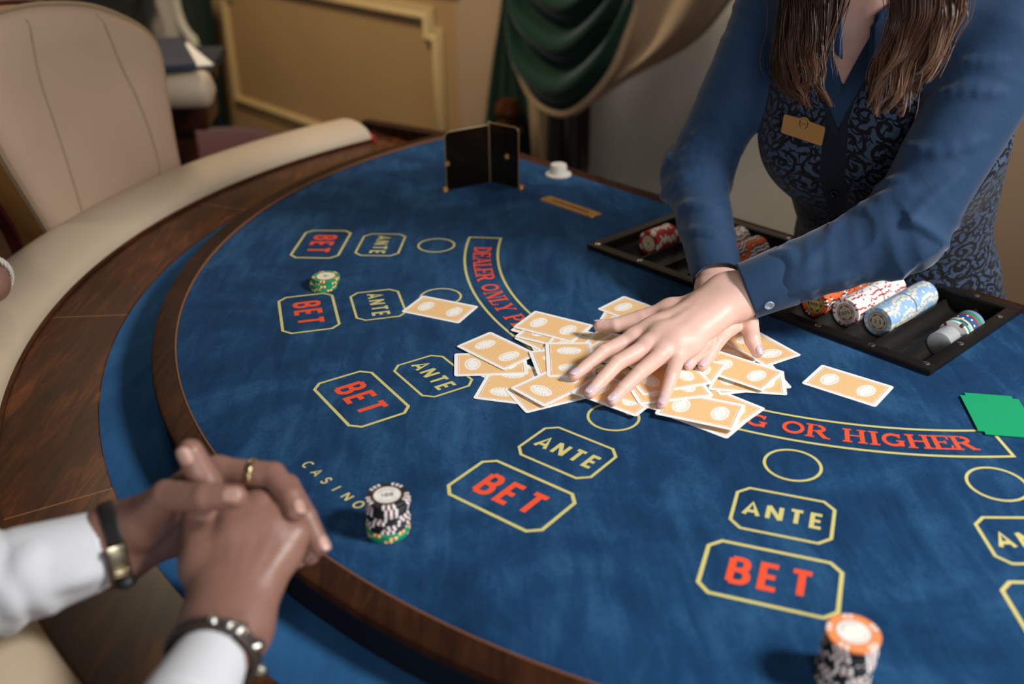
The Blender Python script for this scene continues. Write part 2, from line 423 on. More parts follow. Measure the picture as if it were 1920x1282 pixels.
# outer cushion: a padded bolster with a stitched end
CU0 = math.radians(-360 + 132.6); CU1 = CU0 + math.radians(172)
ZC = -.040; prof = []
for i in range(17):
    a = PI * i / 16
    prof.append((R_CUSH + .071 - .071 * math.cos(a), ZC + .036 * math.sin(a) ** .75))
prof = [(R_CUSH, -.075)] + prof + [(R_CUSH + .142, -.10), (R_CUSH + .125, -.118), (R_CUSH + .02, -.118)]
cush = kid(sweep_arc('cushion', prof, CU0, CU1, 150, CUSHION, deg=60))
kid(sweep_arc('bead', [(R_CUSH - .004, -.041), (R_CUSH - .004, -.0365), (R_CUSH, -.034), (R_CUSH + .003, -.037), (R_CUSH + .003, -.041)], CU0, CU1, 150, MAHOG))
e0, e1 = arc_limits(R_CUSH + .13, EDGE_N)
kid(sweep_arc('end_ledge', [(R_CUSH + .004, -.06), (R_CUSH + .004, -.0405), (R_CUSH + .125, -.0405), (R_CUSH + .128, -.045), (R_CUSH + .128, -.10), (R_CUSH + .004, -.10)], e0, CU0 - .002, 16, MAHOG))
kid(sweep_arc('end_strip', [(R_CUSH + .0, -.062), (R_CUSH + .0, -.030), (R_CUSH + .03, -.028), (R_CUSH + .03, -.062)], CU0 - .010, CU0 - .001, 3, simple('red_end_strip', 'a0202c', .5, .1)))
# straight edge strip on the dealer's side
def strip(u0, u1, z0, z1, name):
    prof = [(-.002, -.06), (-.002, 0), (.004, .004), (.018, .004), (.024, -.002), (.024, -.06)]
    v = []
    for u, zz in ((u0, z0), (u1, z1)):
        for n_, z_ in prof: v.append(lw(u, EDGE_N + n_, z_ + (zz if z_ > -.05 else 0)))
    k = len(prof); f = [(q, (q + 1) % k, k + (q + 1) % k, k + q) for q in range(k)] + [tuple(range(k))[::-1], tuple(k + q for q in range(k))]
    o = link(name, mesh(name, v, f), None, RIMWOOD)
    b = bmesh.new(); b.from_mesh(o.data); bmesh.ops.recalc_face_normals(b, faces=b.faces); b.to_mesh(o.data); b.free()
    return kid(auto_smooth(o))
UL = RIM_L[0] - math.sqrt(R_FELT ** 2 - (EDGE_N - RIM_L[1]) ** 2); UR = 2 * RIM_L[0] - UL
strip(UL, UR, 0, 0, 'edge_strip'); strip(RIM_L[0] - 1.236, UL, -.030, 0, 'edge_strip'); strip(UR, 2 * RIM_L[0] - (RIM_L[0] - 1.236), 0, -.030, 'edge_strip')
# body and pedestals below
kid(sweep_arc('apron', [(.30, -.13), (.30, -.055), (1.09, -.055), (1.09, -.20), (1.06, -.22), (.32, -.22)], NU - PI / 2, NU + PI / 2, 80, MAHOG))
for s in (-1, 1):
    q = np.r_[C_RIM, 0] + UA * .55 * s - NA * .42
    o = lathe('pedestal', [(0, 0), (.26, 0), (.26, .03), (.20, .06), (.12, .12), (.10, .45), (.13, .62), (.16, .71), (0, .71)], MAHOG)
    o.data.transform(Matrix.Translation((q[0], q[1], 0))); kid(o)

# --- printed layout: strokes of ink lying on the felt
def ribbon(pts, w, closed=False):
    P = [np.array(p, float) for p in pts]
    P = np.array([p for i, p in enumerate(P) if i == 0 or np.linalg.norm(p - P[i - 1]) > 1e-7]); k = len(P); L = []; R = []
    for i in range(k):
        if closed: a = P[i] - P[i - 1]; b = P[(i + 1) % k] - P[i]
        else:
            a = P[i] - P[i - 1] if i else P[1] - P[0]; b = P[i + 1] - P[i] if i < k - 1 else a
        a = a / np.linalg.norm(a); b = b / np.linalg.norm(b)
        na = np.array([-a[1], a[0]]); nb = np.array([-b[1], b[0]]); m_ = na + nb
        d = m_ @ na
        m_ = m_ / max(d, .55) if d > 1e-6 else na
        L.append(P[i] + m_ * w / 2); R.append(P[i] - m_ * w / 2)
    n = k if closed else k - 1
    v = L + R; f = [(k + i, k + (i + 1) % k, (i + 1) % k, i) for i in range(n)]
    return v, f
def arc2(cx, cy, rx, ry, d0, d1, n=12):
    return [(cx + rx * math.cos(math.radians(d0 + (d1 - d0) * i / n)), cy + ry * math.sin(math.radians(d0 + (d1 - d0) * i / n))) for i in range(n + 1)]
# sans letters: name -> (advance, strokes) with y 0..1
SANS = {
 'A': (.80, [[(0, 0), (.4, 1), (.8, 0)], [(.16, .30), (.64, .30)]]),
 'N': (.72, [[(0, 0), (0, 1)], [(0, 1), (.72, 0)], [(.72, 0), (.72, 1)]]),
 'T': (.66, [[(0, 1), (.66, 1)], [(.33, 1), (.33, 0)]]),
 'E': (.52, [[(.52, 1), (0, 1), (0, 0), (.52, 0)], [(0, .5), (.46, .5)]]),
 'B': (.60, [[(0, 0), (0, 1)], [(0, 1), (.32, 1)] + arc2(.32, .76, .23, .24, 90, -90, 8) + [(0, .52)], [(0, .52), (.34, .52)] + arc2(.34, .26, .26, .26, 90, -90, 8) + [(0, 0)]]),
 'C': (.72, [arc2(.40, .5, .40, .5, 50, 310, 14)]),
 'S': (.52, [arc2(.27, .75, .24, .25, 20, 235, 10) + arc2(.26, .25, .26, .26, 62, -160, 10)]),
 'I': (.05, [[(0, 0), (0, 1)]]),
 'O': (.82, [arc2(.41, .5, .41, .5, 0, 360, 20)]),
 '1': (.3, [[(0, .75), (.22, 1), (.22, 0)]]), '0': (.56, [arc2(.28, .5, .28, .5, 0, 360, 16)]),
 '5': (.52, [[(.46, 1), (.08, 1), (.04, .56)] + arc2(.24, .32, .28, .32, 110, -140, 10)]),
 '2': (.52, [arc2(.26, .74, .26, .26, 170, -20, 8) + [(0, 0), (.54, 0)]]),
 ',': (.1, [[(.06, .08), (0, -.2)]]),
}
def word(text, table_, h, w, space, xs=1.0):
    """-> list of (polyline, width) and total width; letters of height h"""
    out = []; x = 0
    for ch in text:
        if ch == ' ': x += h * .5; continue
        adv, st = table_[ch]
        for s in st: out.append(([(x + w / 2 + p[0] * xs * (h - w), w / 2 + p[1] * (h - w)) for p in s], w))
        x += adv * xs * (h - w) + w + space
    return out, x - space
def print_mark(name, ribs, ox, oy, right, up, mat_, z=.00025, parent=None):
    """flat ink: ribs in mark coordinates (right, up) about world point ox, oy"""
    mb = MB()
    for i, (pl, w_, cl) in enumerate(ribs):
        v, f = ribbon(pl, w_, cl)
        mb.add([(ox + p[0] * right[0] + p[1] * up[0], oy + p[0] * right[1] + p[1] * up[1], T + z + i * 1.2e-5) for p in v], f)
    o = mb.obj(name, mat_, None, False)
    return kid(o, parent or felt)
def octagon(w, h, c, lw_):
    w -= lw_; h -= lw_; x, y = w / 2, h / 2
    return [(-x + c, y), (x - c, y), (x, y - c), (x, -y + c), (x - c, -y), (-x + c, -y), (-x, -y + c), (-x, y - c)]
def letters(text, h, w_, space, o2, right, up, mat_, xs):
    tot = word(text, SANS, h, w_, space, xs)[1]; x = -tot / 2
    for ch in text:
        st, W_ = word(ch, SANS, h, w_, 0, xs)
        print_mark('letter', [([(p[0] + x, p[1] - h / 2) for p in pl], ww, False) for pl, ww in st], *o2, right, up, mat_)
        x += W_ + space
SEATS = [-3.9, 14.45, 32.65, 51.2, 69.85, 88.2]
for k, deg in enumerate(SEATS):
    a = math.radians(deg); rho = np.array([math.cos(a), math.sin(a)]); right = np.array([math.sin(a), -math.cos(a)])
    cb = C_LAY - rho * .7925; ca = C_LAY - rho * .6985; co = C_LAY - rho * .611
    print_mark('bet_box', [(octagon(.1193, .0768, .0105, .0037), .0037, True)], *cb, right, rho, GOLD_INK)
    letters('BET', .0375, .0064, .0062, cb, right, rho, RED_INK, .76)
    print_mark('ante_box', [(octagon(.0942, .0695, .0105, .0032), .0032, True)], *ca, right, rho, GOLD_INK)
    letters('ANTE', .0245, .0043, .0046, ca, right, rho, GOLD_INK, .80)
    print_mark('betting_circle', [(arc2(0, 0, .028, .028, 0, 360, 56)[:-1], .0031, True)], *co, right, rho, GOLD_INK)
# the long curved box
def pol(r, deg): return (C_LAY[0] - r * math.cos(math.radians(deg)), C_LAY[1] - r * math.sin(math.radians(deg)))
A0, A1 = -7.6, 91.9
loop = [pol(.5635, A0 + (A1 - A0) * i / 70) for i in range(71)] + [pol(.5135, A1 - (A1 - A0) * i / 70) for i in range(71)]
print_mark('rule_box', [(loop, .0036, True)], 0, 0, (1, 0), (0, 1), GOLD_INK)
# slab-serif letters: thick stems 'k', thin strokes 't', serifs 's' (x centre, y, half width)
SERIF = {
 'D': (.86, [('k', [(.12, 0), (.12, 1)]), ('t', [(.12, 1), (.36, 1)]), ('m', [(.34, .97)] + arc2(.40, .5, .36, .46, 84, -84, 12) + [(.34, .03)]), ('t', [(.12, 0), (.36, 0)])], [(.08, 0, .12), (.08, 1, .12)]),
 'E': (.74, [('k', [(.12, 0), (.12, 1)]), ('t', [(.1, 1), (.66, 1)]), ('t', [(.12, .52), (.50, .52)]), ('t', [(.1, 0), (.70, 0)]), ('t', [(.64, 1), (.66, .76)]), ('t', [(.68, 0), (.71, .26)]), ('t', [(.50, .40), (.50, .64)])], [(.06, 0, .12), (.06, 1, .12)]),
 'A': (.92, [('t', [(.10, 0), (.44, 1)]), ('k', [(.42, 1), (.78, 0)]), ('t', [(.22, .32), (.64, .32)])], [(.10, 0, .15), (.80, 0, .17), (.36, 1, .12)]),
 'L': (.72, [('k', [(.14, 0), (.14, 1)]), ('t', [(.1, 0), (.64, 0)]), ('t', [(.62, 0), (.67, .34)])], [(.14, 1, .20), (.06, 0, .10)]),
 'R': (.92, [('k', [(.14, 0), (.14, 1)]), ('t', [(.14, 1), (.42, 1)]), ('m', arc2(.42, .75, .27, .24, 86, -86, 10)), ('t', [(.14, .50), (.44, .50)]), ('k', [(.44, .50), (.76, .04)])], [(.14, 0, .19), (.07, 1, .12), (.84, 0, .12)]),
 'O': (.98, [('m', arc2(.46, .5, .38, .47, 0, 360, 22))], []),
 'N': (1.0, [('t', [(.14, 0), (.14, 1)]), ('k', [(.16, 1), (.76, 0)]), ('t', [(.80, 0), (.80, 1)])], [(.14, 0, .16), (.08, 1, .14), (.80, 1, .16)]),
 'Y': (.92, [('k', [(.12, 1), (.44, .46)]), ('t', [(.78, 1), (.46, .46)]), ('k', [(.45, .48), (.45, 0)])], [(.12, 1, .17), (.78, 1, .14), (.45, 0, .20)]),
 'P': (.82, [('k', [(.14, 0), (.14, 1)]), ('t', [(.14, 1), (.40, 1)]), ('m', arc2(.40, .73, .28, .26, 86, -86, 10)), ('t', [(.14, .46), (.42, .46)])], [(.14, 0, .20), (.07, 1, .12)]),
 'S': (.76, [('m', arc2(.36, .75, .26, .24, 40, 230, 10) + arc2(.36, .26, .29, .25, 62, -150, 10)), ('t', [(.60, .70), (.61, .98)]), ('t', [(.10, .02), (.09, .32)])], []),
 'W': (1.3, [('k', [(.12, 1), (.38, 0)]), ('t', [(.38, 0), (.62, 1)]), ('k', [(.60, 1), (.86, 0)]), ('t', [(.86, 0), (1.12, 1)])], [(.12, 1, .16), (.60, 1, .14), (1.12, 1, .14)]),
 'I': (.46, [('k', [(.20, 0), (.20, 1)])], [(.20, 0, .20), (.20, 1, .20)]),
 'T': (.86, [('k', [(.40, 0), (.40, 1)]), ('t', [(.04, 1), (.76, 1)]), ('t', [(.06, 1), (.03, .70)]), ('t', [(.74, 1), (.77, .70)])], [(.40, 0, .20)]),
 'H': (1.0, [('k', [(.16, 0), (.16, 1)]), ('k', [(.76, 0), (.76, 1)]), ('t', [(.16, .52), (.76, .52)])], [(.16, 0, .19), (.16, 1, .19), (.76, 0, .19), (.76, 1, .19)]),
 'K': (.98, [('k', [(.14, 0), (.14, 1)]), ('t', [(.16, .42), (.72, 1)]), ('k', [(.36, .58), (.76, .02)])], [(.14, 0, .19), (.14, 1, .19), (.74, 1, .15), (.82, 0, .14)]),
 'C': (.92, [('m', arc2(.46, .5, .37, .47, 48, 312, 16)), ('t', [(.72, .66), (.75, .98)])], []),
 'G': (.98, [('m', arc2(.46, .5, .37, .47, 48, 330, 16)), ('t', [(.72, .66), (.75, .98)]), ('k', [(.76, .06), (.76, .40)])], [(.74, .42, .17)]),
}
def arc_text(name, text, deg0, deg1, r_base, h, mat_):
    adv = [(.52 if c == ' ' else SERIF[c][0] + .04) for c in text]; tot = sum(adv) - .1
    sx = (deg1 - deg0) / tot; x = 0; i = 0; z = 0
    for ch, ad in zip(text, adv):
        if ch != ' ':
            rb = []; mb = MB()
            _, st, se = SERIF[ch]
            wt = {'k': .19, 't': .085, 'm': .165}
            for kd, pl in st: rb.append((pl, wt[kd]))
            for cx, cy, hw in se: rb.append(([(cx - hw, cy), (cx + hw, cy)], .085))
            for pl, w_ in rb:
                y0 = w_ / 2 if w_ < .1 else (.0825 if len(pl) > 4 else 0)
                # keep round and thin strokes inside the letter height
                q = [(p[0], y0 + p[1] * (1 - 2 * y0)) for p in pl]
                vv, ff = ribbon(q, w_); out = []
                for p in vv:
                    d = deg0 + (x + p[0]) * sx; c_ = pol(r_base - p[1] * h, d); out.append((c_[0], c_[1], T + .00025 + (z % 9) * 1.2e-5))
                mb.add(out, ff); z += 1
            kid(mb.obj(name, mat_, None, False), felt)
        x += ad
arc_text('letter', 'DEALER ONLY PLAYS WITH ACE KING OR HIGHER', -3.2, 88.7, .5510, .0268, RED_INK)
# small spaced gold word near the rim
for i, ch in enumerate('CASINO'):
    a = math.radians(-141.9 + 1.27 * i); rad = np.array([math.cos(a), math.sin(a)])
    st, W_ = word(ch, SANS, .0125, .0021, 0)
    upd = -rad; rt = np.array([upd[1], -upd[0]]); c_ = C_RIM + rad * .842
    print_mark('letter', [([tuple(c_ + rt * (p[0] - W_ / 2) + upd * p[1]) for p in pl], w_, False) for pl, w_ in st], 0, 0, (1, 0), (0, 1), GOLD_INK)
# ------------------------------------------------------------------ chip tray sunk into the table
tray = thing('chip_tray', 'black plastic chip tray with rows of casino chips set into the felt before the dealer', 'chip tray', tuple(tl(TRAY_L / 2, TRAY_D / 2, 0)))
TR = Matrix(((UA[0], NA[0], 0, tl(0, 0, 0)[0]), (UA[1], NA[1], 0, tl(0, 0, 0)[1]), (0, 0, 1, T), (0, 0, 0, 1)))   # tray frame -> room
def tkid(o):
    o.data.transform(TR); return kid(o, tray)
FT = .009
def frame_bar(u0, u1, n0, n1):
    bm = bmesh.new(); box_bm(bm, ((u0 + u1) / 2, (n0 + n1) / 2, FT / 2 + .0005), (u1 - u0, n1 - n0, FT - .001), None, .0022)
    return tkid(auto_smooth(link('frame_bar', bm_mesh('frame_bar', bm), None, BLACKPL)))
FW = .017
frame_bar(0, TRAY_L, 0, FW); frame_bar(0, TRAY_L, TRAY_D - FW, TRAY_D); frame_bar(0, FW, FW - .001, TRAY_D - FW + .001); frame_bar(TRAY_L - FW, TRAY_L, FW - .001, TRAY_D - FW + .001)
PITCH_U, U0, GR = .0431, .050, .0206
for k in range(12):
    u = U0 + k * PITCH_U; prof = []
    lo = max(FW - .002, u - PITCH_U / 2) if k else FW - .002
    hi = u + PITCH_U / 2 if k < 11 else TRAY_L - FW + .002
    prof.append((lo, -.0055)); 
    for i in range(13):
        a = PI + math.radians(16) + math.radians(148) * i / 12
        prof.append((u + GR * math.cos(a), GR * math.sin(a)))
    prof.append((hi, -.0055))
    v = [(x, n_, z) for n_ in (FW - .002, TRAY_D - FW + .002) for x, z in prof]; m_ = len(prof)
    v += [(x, n_, -.024) for n_ in (FW - .002, TRAY_D - FW + .002) for x in (lo, hi)]
    f = [(i, i + 1, m_ + i + 1, m_ + i) for i in range(m_ - 1)]
    f += [(2 * m_, 2 * m_ + 2, 2 * m_ + 3, 2 * m_ + 1), tuple(range(m_ - 1, -1, -1)) + (2 * m_, 2 * m_ + 1), tuple(range(m_, 2 * m_)) + (2 * m_ + 3, 2 * m_ + 2)]
    tkid(auto_smooth(link('gutter', mesh('gutter', v, f), None, BLACKPL), 50))
def tray_wall(u0, u1, n0, n1):
    bm = bmesh.new(); box_bm(bm, ((u0 + u1) / 2, (n0 + n1) / 2, -.0125), (u1 - u0, n1 - n0, .028))
    tkid(link('tray_wall', bm_mesh('tray_wall', bm), None, BLACKPL))
tray_wall(.0065, FW - .001, .0065, TRAY_D - .0065); tray_wall(TRAY_L - FW + .001, TRAY_L - .0065, .0065, TRAY_D - .0065); tray_wall(FW, TRAY_L - FW, .0065, FW - .001); tray_wall(FW, TRAY_L - FW, TRAY_D - FW + .001, TRAY_D - .0065)
scr = lathe('screw', [(0, 0), (.0042, 0), (.0042, .0006), (.003, .0014), (0, .0017)], STEEL, None, 20)
smesh = scr.data; smesh.transform(Matrix.Translation((0, 0, 0)))
first = True
for (u, n_) in [(.012, .012), (.10, .0085), (.27, .0085), (.40, .0085), (.475, .0085), (TRAY_L - .012, .012), (TRAY_L - .0085, .09), (TRAY_L - .010, .20), (TRAY_L - .06, TRAY_D - .0085), (.40, TRAY_D - .0085), (.20, TRAY_D - .0085), (.02, TRAY_D - .0085)]:
    o = scr if first else scr.copy()
    if not first: COL.objects.link(o)
    first = False
    o.location = tl(u, n_, FT - .0003); kid(o, tray)
# worn scuffs: a broken divider edge
tkid(tube_o := MB().add(*tube([(.4575, .10, -.004), (.459, .125, -.0035), (.4585, .15, -.004)], .0012, 6)).obj('chipped_edge', simple('bare_plastic', '8a8272', .7), None))

# ------------------------------------------------------------------ chips
CH_R, CH_T, CH_I = .0197, .0033, .0131
PAT = dict(green='GGGGGGGYOY', black='KKKKKWNWNW', orange='OOOOOKWKWK', white='WWWWWRWWRW', pale='BBBBBCCBCC', red='RRRRRCCCCR', peach='PPPPPPPWPW',
           sand='WWCNCNCWNW', blacktan='KKKPKPKKPK', dblue='DDDDDDDDDW', cyan='BDDDDDBBBB', green2='GGGGGGGGGG', slate='SSSSSSSSSS', yellow='YYYYYYYYYY', redring='RRRRRRRRRR', plainwhite='WWWWWWWWNN')
_chip = {}
def chip_mesh(kind, shift=0):
    if kind in _chip: return _chip[kind]
    pat = PAT[kind]; N = len(pat) * 5
    used = sorted(set(pat)); mats = [CHIPC[c] for c in used]
    prof = [(CH_I, 0), (CH_R - .0005, 0), (CH_R, .0005), (CH_R, CH_T - .0005), (CH_R - .0005, CH_T), (.0155, CH_T), (CH_I, CH_T)]
    v = []; f = []; mi = []; k = len(prof)
    for i in range(N):
        a = 2 * PI * i / N
        for r, z in prof: v.append((r * math.cos(a), r * math.sin(a), z))
    body = used.index(max(set(pat), key=pat.count))
    for i in range(N):
        j = (i + 1) % N; c = used.index(pat[i % len(pat)])
        for q in range(k - 1):
            f.append((i * k + q, j * k + q, j * k + q + 1, i * k + q + 1)); mi.append(body if q == k - 2 else c)
    f.append(tuple(i * k for i in reversed(range(N)))); mi.append(body)
    f.append(tuple(i * k + k - 1 for i in range(N))); mi.append(body)
    me = mesh('poker_chip', v, f, mi)
    for m_ in mats: me.materials.append(m_)
    _chip[kind] = me; return me
_inl = {}
def inlay_mesh(style):
    """round paper label of a chip with its ring and number, lying on the chip's top face"""
    if style in _inl: return _inl[style]
    col, ringm, num, inkm = {'dollar': ('white', INK_BROWN, '1', INK_BLACK), 'blackface': ('white', INK_BROWN, '100', INK_BLACK), 'thousand': ('gold', INK_BLACK, '1000', INK_BLACK),
        'fivehundred': ('grey', INK_RED, '500', INK_BLACK), 'quarter': ('grey', INK_BROWN, '2,5', INK_BLACK), 'redface': ('cream', INK_BROWN, '5', INK_BLACK), 'plain': ('white', INK_BROWN, '', INK_BLACK), 'greenface': ('white', CHIPC['Y'], '25', INK_BLACK)}[style]
    mats = [INLAY[col], ringm, inkm]; mb = MB()
    n = 40; z = CH_T + .0001
    mb.add([(CH_I * math.cos(2 * PI * i / n), CH_I * math.sin(2 * PI * i / n), z) for i in range(n)], [tuple(range(n))], 0)
    def rb(pl, w_, cl, m_, zz):
        v, f = ribbon(pl, w_, cl); mb.add([(p[0], p[1], zz) for p in v], f, m_)
    rb(arc2(0, 0, CH_I - .0004, CH_I - .0004, 0, 360, 40)[:-1], .0008, True, 1, z + .00004)
    if style in ('quarter', 'thousand', 'fivehundred', 'greenface'):     # the six-sided panel with shaded wedges
        hexp = [(.0098 * math.cos(math.radians(60 * i + 30)), .0098 * math.sin(math.radians(60 * i + 30))) for i in range(6)]
        rb(hexp, .0004, True, 1, z + .00006)
        for i in range(6):
            a = math.radians(60 * i + 30); b = math.radians(60 * i + 90)
            mb.add([(.0100 * math.cos(a), .0100 * math.sin(a), z + .00003), (.0112 * math.cos((a + b) / 2), .0112 * math.sin((a + b) / 2), z + .00003), (.0100 * math.cos(b), .0100 * math.sin(b), z + .00003)], [(0, 1, 2)], 1)
        for s in (-1, 1):
            for i in range(5): rb([(-.003 + i * .0014, s * .0055), (-.0021 + i * .0014, s * .0055)], .0007, False, 1, z + .00007)
    else:
        rb(arc2(0, 0, .0090, .0090, 30, 150, 16), .0005, False, 1, z + .00006); rb(arc2(0, 0, .0090, .0090, 210, 330, 16), .0005, False, 1, z + .00006)
        rb(arc2(0, 0, .0078, .0078, 40, 140, 16), .0003, False, 1, z + .00006)
    if num:
        h = .0058 if len(num) < 4 else .0048
        st, W_ = word(num, SANS, h, .0011, .0008)
        for i, (pl, w_) in enumerate(st): rb([(p[0] - W_ / 2, p[1] - h / 2) for p in pl], w_, False, 2, z + .0001 + i * .00001)
    me = mesh('inlay', mb.v, mb.f, mb.m)
    for m_ in mats: me.materials.append(m_)
    _inl[style] = me; return me
def rim_text_mesh(num, mat_):
    key = ('rt', num, mat_.name)
    if key in _inl: return _inl[key]
    mb = MB()
    for q in range(4):
        st, W_ = word(num, SANS, .0032, .0006, .0005)
        a0 = math.radians(90 * q + 45); rad = np.array([math.cos(a0), math.sin(a0)]); rt = np.array([rad[1], -rad[0]]); c_ = rad * .0147
        for i, (pl, w_) in enumerate(st):
            v, f = ribbon([tuple(c_ + rt * (p[0] - W_ / 2) + rad * p[1]) for p in pl], w_, False)
            mb.add([(p[0], p[1], CH_T + .00012 + i * .00001) for p in v], f)
    me = mesh('rim_print', mb.v, mb.f); me.materials.append(mat_); _inl[key] = me; return me
def chip(kind, mtx, label, group=None, face=None, rim=None, mirrored=False):
    o = bpy.data.objects.new('poker_chip', chip_mesh(kind)); COL.objects.link(o); o.matrix_world = mtx
    o.matrix_basis = mtx
    tag(o, label, 'chip', group)
    if face:
        c = bpy.data.objects.new('inlay', inlay_mesh(face)); COL.objects.link(c); c.parent = o
    if rim:
        c = bpy.data.objects.new('rim_print', rim_text_mesh(*rim)); COL.objects.link(c); c.parent = o
    return o
ORD = ['first', 'second', 'third', 'fourth', 'fifth', 'sixth', 'seventh', 'eighth', 'ninth', 'tenth', 'eleventh', 'twelfth', 'thirteenth', 'fourteenth', 'fifteenth', 'sixteenth', 'seventeenth', 'eighteenth', 'nineteenth', 'twentieth']
def ordn(i):
    if i < 20: return ORD[i]
    return {2: 'twenty', 3: 'thirty'}[(i + 1) // 10] + '-' + ORD[(i + 1) % 10 - 1] if (i + 1) % 10 else {30: 'thirtieth', 40: 'fortieth'}[i + 1]
def tm(x, y, z, rz): return Matrix.Translation((x, y, z)) @ Matrix.Rotation(rz, 4, 'Z')
# loose stack of five green chips above the second BET box
g0 = at_z(606, 541, 0.0)
offs = [(0, 0), (.0008, .0004), (.0012, -.0006), (.0042, .0018), (.0046, .0014)]
pos_w = ['lowest', 'second from the bottom', 'middle', 'second from the top', 'topmost']
for i, (dx, dy) in enumerate(offs):
    chip('green', tm(g0[0] + dx, g0[1] + .004 + dy, T + .0004 + i * .00335, .5 + i * .37 + (0.3 if i > 2 else 0)), f'{pos_w[i]} green chip of the short stack beside the far BET box',
         'green chips in the short stack', 'greenface' if i == 4 else None)
# tall stack of black chips on green ones by the gold word
b0 = at_z(726, 1008, 0.0); n_b = 12
for i in range(n_b):
    kind = 'green' if i < 3 else 'black'; j = i if i < 3 else i - 3
    dx = .0009 * math.sin(i * 2.1) + .00022 * i; dy = .0008 * math.cos(i * 1.7)
    lab = (f'green chip, {ordn(j)} from the felt under the black and white chips' if i < 3 else (f'topmost black chip with white label on the stack by the gold lettering' if i == n_b - 1 else f'black and white chip, {ordn(j)} above the green chips by the gold lettering'))
    chip(kind, tm(b0[0] + dx, b0[1] + .0095 + dy, T + .0004 + i * .00335, [0, .2, .75, .1, .14, .42, .9, .95, .3, .26, .22, .18][i]), lab, 'chips in the black stack', 'blackface' if i == n_b - 1 else None)
# front stack at the lower edge with a peach chip on top
top = at_z(1600, 1187, .046)
for i in range(14):
    kind = 'peach' if i == 13 else 'black'
    dx = .0009 * math.sin(i * 1.3) - .0002 * (13 - i); dy = .0008 * math.cos(i * 2.2)
    if i == 13: dx = dy = 0
    lab = 'peach orange chip on top of the black stack in the foreground' if i == 13 else f'black and white chip, {ordn(12 - i)} below the peach orange chip in the foreground'
    chip(kind, tm(top[0] + dx, top[1] + dy, T + .0004 + i * .00335, .45 if i == 13 else [0, .3, .9, .5, .1, .2, .75, .8, .82, .3, .6, .55, .5][i]), lab, 'chips in the foreground stack', 'plain' if i == 13 else None)
# rows of chips lying in the tray: axis along the gutter, faces towards the players
TRF = np.array(TR)
def row_matrix(u, n_, z, spin):
    # local z of the chip -> -n, so the printed top faces the players
    R = Matrix(((1, 0, 0, 0), (0, 0, -1, 0), (0, 1, 0, 0), (0, 0, 0, 1)))
    return TR @ Matrix.Translation((u, n_, z)) @ R @ Matrix.Rotation(spin, 4, 'Z')
def tray_row(k, n_front, count, kind, name, face, rim=None, spin0=0.0, gap_at=None, du=0.0, twist=.05, flip=0.0):
    u = U0 + k * PITCH_U + du; n_ = n_front
    for i in range(count):
        if gap_at and i == gap_at: n_ += .0022
        sp = flip + spin0 if i == 0 else (spin0 + twist * i + .5 * math.sin(i * 12.9898 + k) * (1 if i % 3 == 0 else .35))
        lab = f'front chip of the {name} row in the black tray, its face showing' if i == 0 else f'{name} chip, {ordn(i)} from the front of its row in the tray'
        chip(kind, row_matrix(u, n_ + CH_T, GR - CH_R - .0008 + .0002 * math.sin(i * 3.1), sp), lab, f'{name} chips in the tray', face if i == 0 else None, rim if i == 0 else None)
        n_ += CH_T + .00006
tray_row(0, .086, 15, 'red', 'red', 'redface', None, .3)
tray_row(1, .150, 16, 'blacktan', 'black and tan', None, None, .2)
tray_row(2, .120, 26, 'sand', 'white and brown', None, None, .1)
tray_row(3, .120, 22, 'orange', 'rear orange', 'thousand', None, .1)
tray_row(7, .078, 38, 'orange', 'front orange', 'thousand', ('1000', INK_RED), .1, 20, 0, .05, PI)
tray_row(8, .084, 36, 'white', 'white and maroon', 'fivehundred', ('500', INK_RED), .5, 19, 0, .04, PI)
tray_row(9, .090, 36, 'pale', 'pale blue', 'quarter', ('2,5', CHIPC['C']), .1, 19, 0, .02)
# the last gutter: clear spacers, then a few odd chips
clear = NT('clear_acrylic'); clear.set(col=(.86, .88, .88), rough=.12, trans=.55, ior=1.45, spec=.5)
u_c = U0 + 11 * PITCH_U; n_ = .094
dm = None
for i in range(9):
    if dm is None:
        d_ = lathe('clear_spacer', [(0, 0), (.0150, 0), (.0158, .0004), (.0158, .0026), (.0150, .0030), (0, .0030)], clear.m, None, 36); dm = d_.data
    else:
        d_ = bpy.data.objects.new('clear_spacer', dm); COL.objects.link(d_)
    d_.matrix_basis = row_matrix(u_c - .004, n_ + .003, -.0035, 0)
    tag(d_, 'foremost clear plastic disc lying before the odd chips in the tray' if i == 0 else f'clear plastic disc, {ordn(i)} from the front in the last tray row', 'spacer disc', 'clear spacer discs in the tray')
    n_ += .0031
for i, (kd, nm) in enumerate([('plainwhite', 'white'), ('green2', 'dark green'), ('cyan', 'light blue'), ('yellow', 'yellow'), ('dblue', 'dark blue'), ('dblue', 'dark blue'), ('dblue', 'dark blue'), ('dblue', 'dark blue'), ('redring', 'red'), ('green2', 'bright green'), ('green2', 'bright green'), ('slate', 'violet blue'), ('slate', 'violet blue')]):
    chip(kd, row_matrix(u_c, n_ + CH_T, GR - CH_R - .0008, .4 * i), f'{nm} odd chip, {ordn(i)} behind the clear discs in the last tray row', 'odd chips behind the clear discs')
    n_ += CH_T + .0001 + (.0006 if i < 4 else 0)

